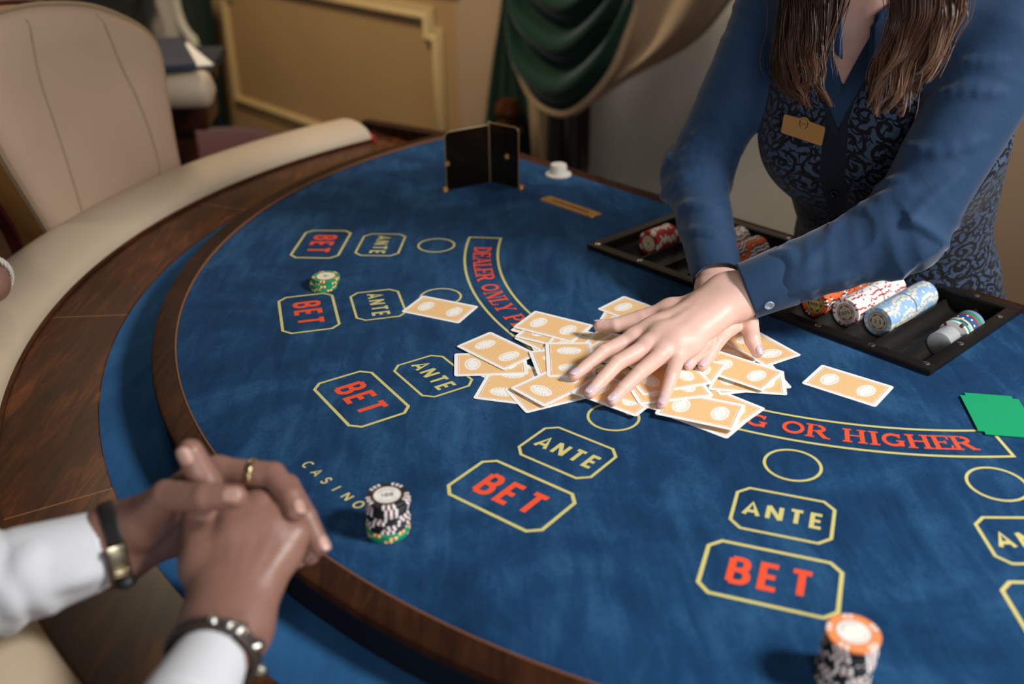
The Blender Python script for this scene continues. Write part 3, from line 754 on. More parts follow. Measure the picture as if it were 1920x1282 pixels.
# ------------------------------------------------------------------ playing cards
def card_mesh():
    w_, h_, r, t_ = .029, .044, .0034, .0003; pts = []
    for cx, cy, a in ((w_ - r, h_ - r, 0), (-w_ + r, h_ - r, 90), (-w_ + r, -h_ + r, 180), (w_ - r, -h_ + r, 270)):
        for i in range(6):
            an = math.radians(a + 18 * i); pts.append((cx + r * math.cos(an), cy + r * math.sin(an)))
    n = len(pts); v = [(x, y, 0) for x, y in pts] + [(x, y, t_) for x, y in pts]
    f = [tuple(range(n - 1, -1, -1)), tuple(range(n, 2 * n))] + [(i, (i + 1) % n, n + (i + 1) % n, n + i) for i in range(n)]
    me = mesh('playing_card', v, f, [1, 0] + [1] * n); me.materials.append(CARD); me.materials.append(CARDEDGE); return me
CM = card_mesh(); placed = []
def sat(a, b):
    for P in (a, b):
        for i in range(4):
            e = P[(i + 1) % 4] - P[i]; ax = np.array([-e[1], e[0]])
            pa = a @ ax; pb = b @ ax
            if pa.max() < pb.min() or pb.max() < pa.min(): return False
    return True
def card(p1, p2, kind, inside, label, lift=0.0):
    """p1->p2: two neighbouring corners seen in the photo, kind 'L' or 'S' edge; inside: a point on the card"""
    z = .001
    for _ in range(3):
        a, b, c = (at_z(*q, z)[:2] for q in (p1, p2, inside))
        d = (b - a) / np.linalg.norm(b - a); nrm = np.array([-d[1], d[0]])
        if (c - (a + b) / 2) @ nrm < 0: nrm = -nrm
        ln, dp = (.088, .058) if kind == 'L' else (.058, .088)
        ctr = (a + b) / 2 + nrm * dp / 2
        q = np.array([ctr + d * sx * ln / 2 + nrm * sy * dp / 2 for sx, sy in ((-1, -1), (1, -1), (1, 1), (-1, 1))])
        z = .0003
        for pq, pz in placed:
            if sat(q, pq): z = max(z, pz + .00042)
    z += lift
    placed.append((q, z))
    ly = d if kind == 'L' else nrm
    o = bpy.data.objects.new('playing_card', CM); COL.objects.link(o)
    lx = np.array([ly[1], -ly[0]])
    o.matrix_basis = Matrix(((lx[0], ly[0], 0, ctr[0]), (lx[1], ly[1], 0, ctr[1]), (0, 0, 1, T + z), (0, 0, 0, 1)))
    tag(o, label, 'card', 'orange backed playing cards'); return o
B_ = 'orange-backed playing card '
CARDS = [
 ((752, 584.4), (792.2, 554), 'S', (824, 582), B_ + 'lying alone over the second betting circle'),
 ((1501.5, 719.3), (1541.5, 683), 'S', (1590, 723), B_ + 'lying alone in front of the chip tray'),
 # bottom layer of the fan
 ((1251, 780), (1341, 814.5), 'L', (1310, 780), B_ + 'lowest of the pile, nearest the word OR'),
 ((1414, 757), (1333, 724.4), 'L', (1350, 770), B_ + 'peeking out above the card nearest the red word OR'),
 ((1127.6, 744), (1169, 772.6), 'S', (1185, 725), B_ + 'just above the empty betting circle under the ring finger'),
 ((1467.4, 729), (1367, 739), 'L', (1400, 705), B_ + 'lowest at the right end of the pile'),
 ((1367, 733.5), (1437.5, 738.5), 'L', (1390, 708), B_ + 'second lowest at the right end of the pile'),
 ((1424.5, 628), (1471, 654), 'S', (1400, 650), B_ + 'under the right thumb, its corner on the felt'),
 ((1354, 640), (1426, 682), 'L', (1400, 640), B_ + 'half hidden beneath the right thumb card'),
 ((1096, 688), (1176, 724), 'L', (1150, 690), B_ + 'beneath the gap between the left index and middle fingers'),
 ((1150, 735), (1215, 700), 'S', (1190, 740), B_ + 'beneath the gap between the left middle and ring fingers'),
 ((1130, 589), (1122, 602), 'S', (1165, 610), B_ + 'under the farthest card of the pile'),
 ((1118.5, 580), (1170.6, 554.4), 'S', (1180, 583), B_ + 'farthest back in the pile, beyond the left thumb'),
 ((994, 647), (1010, 672), 'S', (1035, 650), B_ + 'thin sliver showing left of the upright middle card'),
 ((903, 706), (989, 744), 'L', (985, 695), B_ + 'wedged between the two leftmost cards and the lower ones'),
 ((1042, 672), (975, 640), 'L', (1020, 630), B_ + 'lowest of three under the upper left card'),
 ((965.3, 622), (1060, 646), 'L', (1020, 610), B_ + 'second of three under the upper left card'),
 ((975, 634), (1070, 657), 'L', (1030, 620), B_ + 'just beneath the upper left card'),
 ((883.3, 746.7), (982.8, 759), 'S', (950, 720), B_ + 'at the lower left corner of the pile'),
 ((1060, 625), (1150, 640), 'L', (1100, 640), B_ + 'under the bent left thumb'),
 ((1140, 622), (1222, 640), 'L', (1180, 640), B_ + 'beneath the knuckle of the left index finger'),
 ((1110, 660), (1190, 690), 'L', (1160, 660), B_ + 'below the left index finger, mostly hidden'),
 ((1210, 690), (1290, 690), 'L', (1250, 660), B_ + 'hidden beneath the left palm'),
 ((852, 661), (851.6, 708), 'S', (920, 685), B_ + 'square to the frame at the left end of the pile'),
 ((857.7, 650.5), (942.3, 693), 'L', (930, 655), B_ + 'tilted on top at the left end of the pile'),
 ((1005.8, 770), (1098.7, 747), 'L', (1040, 735), B_ + 'just under the front left card of the pile'),
 ((1011, 711.7), (994.8, 669), 'L', (1050, 685), B_ + 'turned slightly beneath the upright middle card'),
 ((955.5, 727), (1021, 763), 'S', (1050, 725), B_ + 'front left, its ovals slanting down'),
 ((1005.8, 583), (1110.8, 609), 'L', (1035, 615), B_ + 'topmost at the upper left of the pile'),
 ((1019.6, 642.4), (1111.9, 641.7), 'S', (1066, 680), B_ + 'standing square and upright in the middle of the pile'),
 ((1070, 735), (1120, 700), 'S', (1120, 740), B_ + 'beneath the left middle fingertip'),
 ((1173, 753), (1273, 781), 'L', (1230, 745), B_ + 'under the left ring and little fingers at the front'),
 ((1398.4, 761), (1377.6, 806), 'S', (1330, 768), B_ + 'front right, lying across the letter N'),
 ((1472.7, 697), (1429.7, 734), 'S', (1395, 690), B_ + 'topmost at the right end of the pile'),
 ((1364.6, 682.8), (1336, 722), 'S', (1310, 690), B_ + 'under the right index fingertip'),
 ((1203, 758.5), (1334.6, 743), 'L', (1270, 730), B_ + 'under the left little finger, second from the top'),
 ((1208, 741), (1334.6, 719.5), 'L', (1265, 705), B_ + 'topmost beneath the left little finger'),
]
for c in CARDS: card(*c)
# green cut card
gp = [at_z(*q, .0012)[:2] for q in ((1797, 737), (1903, 743), (1830, 811))]
ex = (gp[1] - gp[0]); ex /= np.linalg.norm(ex); ey = np.array([-ex[1], ex[0]]); ey = ey if ey @ (gp[0] - gp[2]) > 0 else -ey
ctr = gp[0] + ex * .0315 - ey * .044
bm = bmesh.new(); box_bm(bm, (0, 0, .0008), (.063, .088, .0008))
bmesh.ops.bevel(bm, geom=[e for e in bm.edges if abs(e.verts[0].co.z - e.verts[1].co.z) > .0005], offset=.006, segments=6, affect='EDGES')
gc = link('cut_card', bm_mesh('cut_card', bm), None, simple('green_plastic', '0d9a66', .38, .03))
gc.matrix_basis = Matrix(((ex[0], ey[0], 0, ctr[0]), (ex[1], ey[1], 0, ctr[1]), (0, 0, 1, T + .0005), (0, 0, 0, 1))) @ Matrix.Rotation(math.radians(1.2), 4, 'Y') @ Matrix.Translation((0, 0, .0002))
tag(gc, 'bright green plastic cut card lying over the end of the curved box', 'cut card')

# ------------------------------------------------------------------ card holder, slot plate, button
smoke = NT('smoked_acrylic')
tr = smoke.node('ShaderNodeBsdfTransparent'); tr.inputs[0].default_value = (.20, .165, .12, 1)
gl = smoke.node('ShaderNodeBsdfGlossy'); gl.inputs['Roughness'].default_value = .06; gl.inputs[0].default_value = (1, .95, .88, 1)
fr = smoke.node('ShaderNodeFresnel'); fr.inputs[0].default_value = 1.22
df = smoke.node('ShaderNodeBsdfDiffuse'); df.inputs[0].default_value = (*lin('2a2117'), 1)
m1 = smoke.node('ShaderNodeMixShader'); m1.inputs[0].default_value = .28; smoke.t.links.new(tr.outputs[0], m1.inputs[1]); smoke.t.links.new(df.outputs[0], m1.inputs[2])
m2 = smoke.node('ShaderNodeMixShader'); smoke.t.links.new(fr.outputs[0], m2.inputs[0]); smoke.t.links.new(m1.outputs[0], m2.inputs[1]); smoke.t.links.new(gl.outputs[0], m2.inputs[2])
smoke.t.links.new(m2.outputs[0], smoke.out.inputs[0])
H0 = at_z(838, 358)[:2]; H1 = at_z(919, 341)[:2]; H2 = at_z(973, 353)[:2]
holder = thing('card_holder', 'smoked brown acrylic card holder standing on the felt with brass feet', 'card holder', (H1[0], H1[1], T))
edge_m = simple('acrylic_edge', '8a6f4c', .3, .05)
def wall_panel(a, b, h):
    d = b - a; L = np.linalg.norm(d); d /= L; nn = np.array([-d[1], d[0]]); r = .008; th = .0025
    prof = [(0, .001), (L, .001), (L, h - r)] + [(L - r + r * math.cos(math.radians(t)), h - r + r * math.sin(math.radians(t))) for t in (30, 60, 90)] + [(0, h)]
    v = [(*(a + d * x + nn * s * th / 2), T + z) for s in (-1, 1) for x, z in prof]; k = len(prof)
    f = [tuple(range(k))[::-1], tuple(range(k, 2 * k))] + [(i, (i + 1) % k, k + (i + 1) % k, k + i) for i in range(k)]
    o = kid(auto_smooth(link('wall_panel', mesh('wall_panel', v, f), None, smoke.m)), holder)
    e = kid(MB().add(*tube([(*(a + d * x), T + z) for x, z in prof[1:]], .0011, 6)).obj('polished_edge', edge_m), holder)
wall_panel(H1, H0, .106); wall_panel(H1, H2, .110)
kid(MB().add(*tube([(*H1, T + .001), (*H1, T + .112)], .0022, 8)).obj('corner_joint', edge_m), holder)
for q, z in ((H0 - (H1 - H0) * .03, .0), (H2 + (H2 - H1) * .08, .0)):
    o = lathe('brass_foot', [(0, 0), (.006, 0), (.006, .004), (.004, .007), (0, .0075)], BRASS, None, 20); o.location = (*q, T); kid(o, holder)
o = lathe('brass_stud', [(0, -.003), (.004, -.003), (.005, 0), (.004, .003), (0, .003)], BRASS, None, 16)
o.matrix_basis = Matrix.Translation((*(H1 + (H2 - H1) * .62), T + .055)) @ Matrix.Rotation(PI / 2, 4, 'X'); kid(o, holder)
o = o.copy(); COL.objects.link(o); o.matrix_basis = Matrix.Translation((*(H1 + (H0 - H1) * .97), T + .05)) @ Matrix.Rotation(PI / 2, 4, 'X'); kid(o, holder)
# brass money slot
sp = [at_z(*q)[:2] for q in ((1012, 375), (1030, 368), (1129, 402), (1111, 408.5))]
sc_ = sum(sp) / 4; sx = (sp[2] - sp[1]) + (sp[3] - sp[0]); sx /= np.linalg.norm(sx); sy = np.array([-sx[1], sx[0]])
slot = thing('money_slot', 'brass drop slot plate set flat into the felt beyond the chip tray', 'slot plate', (sc_[0], sc_[1], T))
SM = Matrix(((sx[0], sy[0], 0, sc_[0]), (sx[1], sy[1], 0, sc_[1]), (0, 0, 1, T), (0, 0, 0, 1)))
def rrect(w_, h_, r, z, n=5):
    out = []
    for cx, cy, a in ((w_ / 2 - r, h_ / 2 - r, 0), (-w_ / 2 + r, h_ / 2 - r, 90), (-w_ / 2 + r, -h_ / 2 + r, 180), (w_ / 2 - r, -h_ / 2 + r, 270)):
        for i in range(n): out.append((cx + r * math.cos(math.radians(a + 90 * i / (n - 1))), cy + r * math.sin(math.radians(a + 90 * i / (n - 1))), z))
    return out
rings = [rrect(.128, .026, .005, 0), rrect(.127, .025, .005, .0016), rrect(.088, .0046, .0015, .0016), rrect(.088, .0046, .0015, -.004)]
v = sum(rings, []); k = len(rings[0]); f = []
for q in range(3):
    for i in range(k): f.append((q * k + i, q * k + (i + 1) % k, (q + 1) * k + (i + 1) % k, (q + 1) * k + i))
o = link('plate', mesh('plate', v, f), None, BRASS); o.matrix_basis = SM; kid(auto_smooth(o), slot)
o = link('slot_opening', mesh('slot_opening', [(x, y, .0008) for x, y, z in rings[2]], [tuple(range(k))]), None, INK_BLACK); o.matrix_basis = SM; kid(o, slot)
# white plastic plunger
bp = at_z(1047, 329)[:2]
b_ = lathe('plastic_plunger', [(0, 0), (.0235, 0), (.0245, .002), (.0235, .004), (.0165, .0055), (.0155, .008), (.0155, .019), (.0140, .0215), (0, .022)], simple('white_plastic', 'cfc8bb', .45, .04), None, 40)
b_.location = (bp[0], bp[1], T + .0004); tag(b_, 'white round plastic plunger with a flange standing at the dealer\'s table edge', 'plunger')
# ------------------------------------------------------------------ background: curtains, chair, stool, second table
def on_n(px, py, D):
    """where the sight line meets an upright plane parallel to the back wall -> (u, z)"""
    d = ray(px, py); t = (D - CAM @ NA) / (d @ NA); p = CAM + d * t
    return np.array([p @ UA, p[2] - T])
def loft(name, curves, D, disp, m, parent=None, thick=.004, n_s=60):
    """curves: list of pixel polylines (same direction); surface through them with fold depth disp(i, s)"""
    rows = []
    for pl in curves:
        q = np.array([on_n(*p, D) for p in pl]); L = np.r_[0, np.cumsum(np.linalg.norm(np.diff(q, axis=0), axis=1))]
        s = np.linspace(0, L[-1], n_s); rows.append(np.c_[np.interp(s, L, q[:, 0]), np.interp(s, L, q[:, 1])])
    rows = np.array(rows); m_ = len(rows)
    v = []; f = []
    for i in range(m_):
        for j in range(n_s): v.append(lw(rows[i, j, 0], D - disp(i / (m_ - 1), j / (n_s - 1)), rows[i, j, 1]))
    for i in range(m_ - 1):
        for j in range(n_s - 1): f.append((i * n_s + j, i * n_s + j + 1, (i + 1) * n_s + j + 1, (i + 1) * n_s + j))
    o = link(name, mesh(name, v, f), parent, m, True)
    so = o.modifiers.new('thickness', 'SOLIDIFY'); so.thickness = thick
    return o
def smooth_pts(ctrl, n=24):
    P = np.array(ctrl, float); k = len(P); out = []
    for t in np.linspace(0, k - 1, n):
        i = min(int(t), k - 2); f = t - i
        p0, p1, p2, p3 = P[max(i - 1, 0)], P[i], P[i + 1], P[min(i + 2, k - 1)]
        out.append(tuple(.5 * ((2 * p1) + (-p0 + p2) * f + (2 * p0 - 5 * p1 + 4 * p2 - p3) * f * f + (-p0 + 3 * p1 - 3 * p2 + p3) * f ** 3)))
    return out
GREEN = mat_cloth('green_velvet', '0e2e21', .85, .25, 900, .25, .35)
LINING = mat_cloth('beige_lining', 'a88f72', .8, .08, 900, .15)
SHEER = mat_cloth('pale_sheer_cloth', 'c9c2b6', .85, .05, 900, .15)
cur = thing('swag_curtain', 'dark green velvet curtain with beige edging, gathered in a swag behind the dealer', 'curtain', tuple(lw(-2.6, 2.25, -T)))
DC = 2.24
tail = []
for i in range(13):
    a = i / 12
    tail.append(smooth_pts([(946 + 14 * a, -60), (940 + 28 * a, 20), (926 + 58 * a, 110), (914 + 83 * a, 210), (903 + 105 * a, 330), (890 + 135 * a, 480)], 14))
kid(loft('hanging_tail', tail, DC + .03, lambda i, s: .022 * math.sin(i * 2 * PI * 3.2 + .5) * (.3 + s), GREEN, None, .004, 40), cur)
sw = []
for i in range(30):
    t = i / 29
    sw.append(smooth_pts([(950 + 11 * t, -330 + 330 * t - 40), (961 + 14 * t, -260 + 310 * t), (985 + 25 * t, -180 + 340 * t), (1075 + 10 * t, -120 + 326 * t), (1150 + 4 * t, -190 + 340 * t), (1225 - 35 * t, -300 + 350 * t), (1262 - 50 * t, -390 + 360 * t)], 30))
def swd(i, s): return .09 * i * math.sin(PI * s) + .030 * math.sin(2 * PI * (4.6 * i ** .9) + 1.5 * math.sin(PI * s)) * math.sin(PI * s) ** .5
kid(loft('swag', sw, DC - .01, swd, GREEN, None, .004, 60), cur)
tr_ = smooth_pts([(961, -40), (975, 50), (992, 118), (1030, 182), (1085, 206), (1128, 184), (1168, 130), (1192, 50), (1212, -30)], 40)
tp = []
for i, p in enumerate(tr_):
    q = on_n(*p, DC - .01); s = i / (len(tr_) - 1); tp.append(lw(q[0], DC - .02 - swd(1.0, s), q[1]))
kid(MB().add(*tube(tp, .011, 8)).obj('edging', LINING), cur)
li = []
for i in range(14):
    a = i / 13
    li.append(smooth_pts([(1210 + 200 * a, -60), (1196 + 180 * a, 0), (1168 + 140 * a, 85 - 5 * a), (1130 + 60 * a, 165 - 18 * a), (1092 + 8 * a, 207 + 4 * a)], 16))
kid(loft('lining', li, DC + .02, lambda i, s: .035 + .03 * math.sin(i * 2 * PI * 1.6 + 1.0) * (1 - .6 * s) + .02 * s, LINING, None, .003, 40), cur)
def hang(name, u0, u1, D, z0, z1, amp, nf, m, label=None):
    nu = 140; v = []; f = []
    for i in range(nu + 1):
        a = i / nu
        for z in np.linspace(z0, z1, 8):
            v.append(lw(u0 + (u1 - u0) * a, D - amp * math.sin(2 * PI * nf * a + .7 * math.sin(9 * a) + .15 * z), z))
    for i in range(nu):
        for j in range(7): f.append((i * 8 + j, (i + 1) * 8 + j, (i + 1) * 8 + j + 1, i * 8 + j + 1))
    o = link(name, mesh(name, v, f), None, m, True); o.modifiers.new('thickness', 'SOLIDIFY').thickness = .002
    if label: tag(o, label, 'curtain')
    return o
hang('sheer_curtain', -2.22, -1.12, WALL_N - .05, -T + .01, 1.25, .008, 3, SHEER, 'pale grey sheer curtain hanging behind the dealer, right of the green swag')
hang('dark_gap_strip', -2.42, -2.19, WALL_N - .03, -T + .01, 1.2, .012, 3, mat_cloth('dark_gap_grey', '3a3833', .85, .1, 900), 'narrow charcoal strip standing in for the dark gap between the wooden post and the sheer curtain')  # dark strip added where only the shade of a gap shows
hang('beige_curtain', -2.40, -2.355, WALL_N - .12, -T + .01, .2, .008, 1, LINING, 'thin beige cloth strip hanging beside the dark wooden post')
post = thing('wooden_post', 'dark turned wooden post with a brass ring, beyond the white plunger', 'post', tuple(lw(-2.47, 2.22, -T)))
pz = [on_n(1027, y, 2.22)[1] for y in (206, 258)]
for nm, prof, m in (('shaft', [(0, 0), (.05, 0), (.05, .03), (.042, .05), (.042, T + pz[1] - .02), (0, T + pz[1] - .02)], WALNUT), ('ring', [(0, T + pz[1] - .02), (.047, T + pz[1] - .02), (.05, T + pz[1] - .008), (.046, T + pz[1] + .004), (0, T + pz[1] + .004)], BRASS),
                    ('capital', [(0, T + pz[1] + .004), (.036, T + pz[1] + .004), (.030, T + pz[1] + .02), (.045, T + pz[1] + .05), (.040, T + pz[1] + .07), (.03, T + pz[1] + .09), (0, T + pz[1] + .09)], WALNUT)):
    o = lathe(nm, prof, m, None, 32); q = lw(-2.47, 2.22, -T); o.location = tuple(q); kid(o, post)

# --- high-backed beige chair beyond the cushion
BLp = np.array([-.781, 1.62, 0]); BRp = np.array([-.682, 2.015, 0])
AX = (BRp - BLp); AX[2] = 0; AX /= np.linalg.norm(AX); FX = np.array([AX[1], -AX[0], 0])       # facing
def on_chair(px, py):
    d = ray(px, py); t = ((BRp - CAM) @ FX) / (d @ FX); p = CAM + d * t
    return np.array([(p - BLp) @ AX, p[2] - T])
chair = thing('high_chair', 'tall beige leather casino chair with tan sides at the far left of the table', 'chair', (-.98, 1.85, 0))
ol = smooth_pts([(128, 520), (104, 450), (52, 362), (0, 275), (-46, 170), (-58, 90), (-30, 38), (40, 14), (110, 7), (175, 12), (232, 32), (278, 60), (302, 100), (315, 180), (328, 260), (341, 330), (352, 420)], 64)
OL = np.array([on_chair(*p) for p in ol]); cen = OL.mean(0)
def chair_pt(a, z, depth):
    return np.array([*(BLp + AX * a + FX * depth)[:2], T + z])
rings = [(1.0, -.016), (1.0, -.010), (.985, .002), (.95, .010), (.85, .016), (.6, .012), (.3, .006), (.05, .004)]
v = []; f = []; k = len(OL)
for sc_, dp in rings:
    for p in OL: 
        q = cen + (p - cen) * sc_
        if sc_ > .9: q = p - (p - cen) / np.linalg.norm(p - cen) * (1 - sc_) * .35
        v.append(chair_pt(q[0], q[1], dp))
for r in range(len(rings) - 1):
    for i in range(k): f.append((r * k + i, r * k + (i + 1) % k, (r + 1) * k + (i + 1) % k, (r + 1) * k + i))
f.append(tuple((len(rings) - 1) * k + i for i in range(k)))
o = kid(link('backrest', mesh('backrest', v, f), None, CHAIRL, True), chair)
bmx = bmesh.new(); bmx.from_mesh(o.data); bmesh.ops.recalc_face_normals(bmx, faces=bmx.faces); bmx.to_mesh(o.data); bmx.free()
def shell(name, d0, d1, m, grow=.0):
    v = []; f = []
    for dp in (d0, d1):
        for p in OL:
            q = p + (p - cen) / np.linalg.norm(p - cen) * grow; v.append(chair_pt(q[0], q[1], dp))
    for i in range(k): f.append((i, (i + 1) % k, k + (i + 1) % k, k + i))
    f.append(tuple(range(k))); f.append(tuple(range(2 * k - 1, k - 1, -1)))
    o = link(name, mesh(name, v, f), None, m); b = bmesh.new(); b.from_mesh(o.data); bmesh.ops.recalc_face_normals(b, faces=b.faces); b.to_mesh(o.data); b.free()
    return kid(auto_smooth(o, 50), chair)
shell('side_panel', -.074, -.014, CHAIRSIDE, -.003); shell('back_shell', -.10, -.072, mat_leather('burgundy_leather', '4a1519', .5), .004)
pip = simple('chair_piping', '8f7a5e', .5)
kid(MB().add(*tube([chair_pt(p[0], p[1], -.004) for p in OL], .005, 6)).obj('piping', pip), chair)
from mathutils.bvhtree import BVHTree
bvh = BVHTree.FromPolygons([tuple(p) for p in v], f)
for ctrl in ([(36, 36), (62, 140), (98, 250), (150, 425)], [(172, 26), (200, 85), (250, 190), (283, 290), (293, 360)]):
    sp_ = []
    for p in smooth_pts(ctrl, 30):
        h_ = bvh.ray_cast(Vector(chair_pt(*on_chair(*p), .2)), Vector(-FX))[0]
        if h_ is not None: sp_.append(tuple(h_))
    kid(MB().add(*tube(sp_, .0022, 6)).obj('seam', simple('seam_thread', '8d795f', .7)), chair)
box_c = BLp + AX * .2 + FX * .22
R_ = Matrix((( FX[0], AX[0], 0), (FX[1], AX[1], 0), (0, 0, 1)))
kid(box('seat', (box_c[0], box_c[1], T - .28), (.46, .44, .11), CHAIRL, None, .035, R_, 4), chair)
for sx_ in (-.17, .17):
    for sy_ in (-.17, .17):
        q = box_c + FX * sx_ + AX * sy_
        kid(MB().add(*tube([(q[0], q[1], 0), (q[0], q[1], T - .32)], [.016, .022], 10)).obj('leg', MAHOG), chair)

# --- dark red stool further back
rs = at_z(396, 270, -.30)
stool = thing('stool', 'dark red upholstered stool standing behind the beige chair', 'stool', (rs[0], rs[1], 0))
REDV = mat_cloth('dark_red_velvet', '3f0b12', .7, .2, 700, .3, .3)
def cushion(name, c, s, m, parent, bev, seams=True):
    return kid(box(name, c, s, m, None, bev, Matrix.Rotation(math.radians(18), 3, 'Z'), 6), parent)
o = lathe('seat', [(0, -.07), (.24, -.07), (.268, -.05), (.278, -.015), (.270, .025), (.245, .048), (.16, .058), (0, .062)], REDV, None, 56, None, None, 70); o.location = (rs[0] - .01, rs[1], T - .36); kid(o, stool)
for dx, nm in ((-.06, 'seam'),):
    kid(MB().add(*tube([(rs[0] - .05 + .15, rs[1] - .26 + .02, T - .33), (rs[0] - .04, rs[1] - .02, T - .297), (rs[0] - .12, rs[1] + .22, T - .31)], .004, 6)).obj('seam', simple('dark_seam', '3a0d14', .8)), stool)
for a in (45, 135, 225, 315):
    q = (rs[0] + .24 * math.cos(math.radians(a + 18)), rs[1] + .24 * math.sin(math.radians(a + 18)))
    kid(MB().add(*tube([(q[0], q[1], 0), (q[0] * .3 + rs[0] * .7, q[1] * .3 + rs[1] * .7, T - .41)], [.016, .024], 10)).obj('leg', MAHOG), stool)

# --- end of a second table in the background, with a booklet and papers
e_r = at_d(404, 166, 2.50); e_l = at_d(150, 168, 2.46); e_l[2] = e_r[2]
bgt = thing('casino_table', 'second casino table with a rounded beige cushion edge, far left behind the chair', 'table', (e_l[0], e_l[1] + .4, 0))
dirx = (e_r - e_l) / np.linalg.norm(e_r - e_l); L_ = np.linalg.norm(e_r - e_l)
pts = []; rad = []
for t in np.linspace(0, 1, 30):
    s_ = L_ * t; pts.append(e_l + dirx * s_); d_end = L_ - s_; R0 = .046
    rad.append(R0 * math.sqrt(max(.02, 1 - (max(0, 1 - d_end / .028)) ** 2)))
kid(MB().add(*tube(pts, rad, 20)).obj('cushion', CUSHION, None, True, 60), bgt)
zt = e_r[2] + .028
fx = np.array([dirx[0], dirx[1]]); fy = np.array([-fx[1], fx[0]])
tc = np.array([e_r[0], e_r[1]]) - fx * .45 + fy * .19
Rm = Matrix(((fx[0], fy[0], 0), (fx[1], fy[1], 0), (0, 0, 1)))
kid(box('table_top', (*tc, zt), (.88, .30, .03), simple('dark_cloth_top', '161c24', .9), None, .01, Rm), bgt)
kid(box('wood_edge', (*(tc - fy * .13), zt + .004), (.90, .05, .034), MAHOG, None, .01, Rm), bgt)
kid(box('apron', (*(tc + fy * .03), zt - .09), (.80, .20, .15), MAHOG, None, .01, Rm), bgt)
for s in (-1, 1):
    q = tc + fx * .3 * s + fy * .03
    kid(MB().add(*tube([(*q, 0), (*q, .04), (*q, .05), (*q, zt - .14)], [.12, .11, .045, .045], 20)).obj('leg', MAHOG), bgt)
def flat_quad(name, pts, z, th, m, label, cat):
    q = [at_z(*p, z)[:2] for p in pts]; z0 = T + z
    v = [(*p, z0 - th) for p in q] + [(*p, z0) for p in q]
    f = [(3, 2, 1, 0), (4, 5, 6, 7)] + [(i, (i + 1) % 4, 4 + (i + 1) % 4, 4 + i) for i in range(4)]
    o = link(name, mesh(name, v, f), None, m); b = bmesh.new(); b.from_mesh(o.data); bmesh.ops.recalc_face_normals(b, faces=b.faces); b.to_mesh(o.data); b.free()
    return tag(o, label, cat)
zrel = zt - T + .021
flat_quad('paper_sheet', [(300, 96), (352, 80), (400, 120), (330, 126)], zrel + .004, .003, CARDEDGE, 'white paper sheet sticking out under the navy booklet', 'paper')
flat_quad('booklet', [(286, 72), (340, 69), (368, 119), (296, 125)], zrel + .018, .013, simple('navy_cover', '232c45', .5, .08), 'navy blue booklet lying at the end of the second table', 'booklet')
# window drapery beyond that table
bc = thing('window_curtain', 'dark green curtain with a pale tied-back cloth beyond the second table', 'curtain', tuple(lw(-5.4, 2.3, -T)))
DB = WALL_N - .10
pale = []
for i in range(10):
    a = i / 9
    pale.append(smooth_pts([(248 + 84 * a, -20), (268 + 72 * a, 22), (274 + 78 * a, 52), (262 + 110 * a, 78), (258 + 112 * a, 130), (250 + 125 * a, 220)], 12))
kid(loft('pale_cloth', pale, DB - .25, lambda i, s: .02 * math.sin(i * 2 * PI * 2.5), SHEER, None, .004, 30), bc)
gr = []
for i in range(16):
    a = i / 15
    gr.append([(100 + 292 * a, -30), (105 + 300 * a, 100), (110 + 315 * a, 250), (110 + 322 * a, 300)])
kid(loft('green_cloth', gr, DB, lambda i, s: .03 * math.sin(i * 2 * PI * 6), mat_cloth('dark_green_velvet', '0c2a20', .85, .2, 900, .2, .2), None, .004, 20), bc)
sc2 = []
for i in range(10):
    a = i / 9
    sc2.append(smooth_pts([(90 + 3 * a, -70 + 85 * a), (180 + 2 * a, -70 + 110 * a), (250 + 5 * a, -60 + 112 * a), (285 - 7 * a, -90 + 105 * a)], 16))
kid(loft('dark_swag', sc2, DB - .30, lambda i, s: .05 * i + .012 * math.sin(i * 14), mat_cloth('black_green_cloth', '0f1a18', .85, .15, 900), None, .006, 30), bc)
# ------------------------------------------------------------------ people: signed distance bodies turned into meshes
f32 = np.float32
def rel(p): return np.array([p[0], p[1], p[2] - T])
def Z(px, py, z): return rel(at_z(px, py, z))
def D(px, py, d): return rel(at_d(px, py, d))
def N_(px, py, n): q = on_n(px, py, n); return rel(lw(q[0], n, q[1]))
def cone(p, a, b, ra, rb):
    a = np.asarray(a, f32); b = np.asarray(b, f32); ba = b - a; pa = p - a
    h = np.clip(pa @ ba / f32(ba @ ba + 1e-12), 0, 1)
    return np.sqrt(((pa - h[:, None] * ba) ** 2).sum(1)) - (f32(ra) + h * f32(rb - ra))
def ball(p, c, r): return np.sqrt(((p - np.asarray(c, f32)) ** 2).sum(1)) - f32(r)
def ell(p, c, r, R=None):
    q = p - np.asarray(c, f32)
    if R is not None: q = q @ np.asarray(R, f32).T
    r = np.asarray(r, f32); k0 = np.sqrt(((q / r) ** 2).sum(1)); k1 = np.sqrt(((q / r ** 2) ** 2).sum(1)) + 1e-9
    return k0 * (k0 - 1) / k1
def smin(a, b, k):
    h = np.maximum(k - np.abs(a - b), 0) / k
    return np.minimum(a, b) - h * h * k * .25
def smax(a, b, k): return -smin(-a, -b, k)
def chain(p, pts, rads, k=.004):
    d = None
    for i in range(len(pts) - 1):
        c = cone(p, pts[i], pts[i + 1], rads[i], rads[i + 1]); d = c if d is None else smin(d, c, k)
    return d
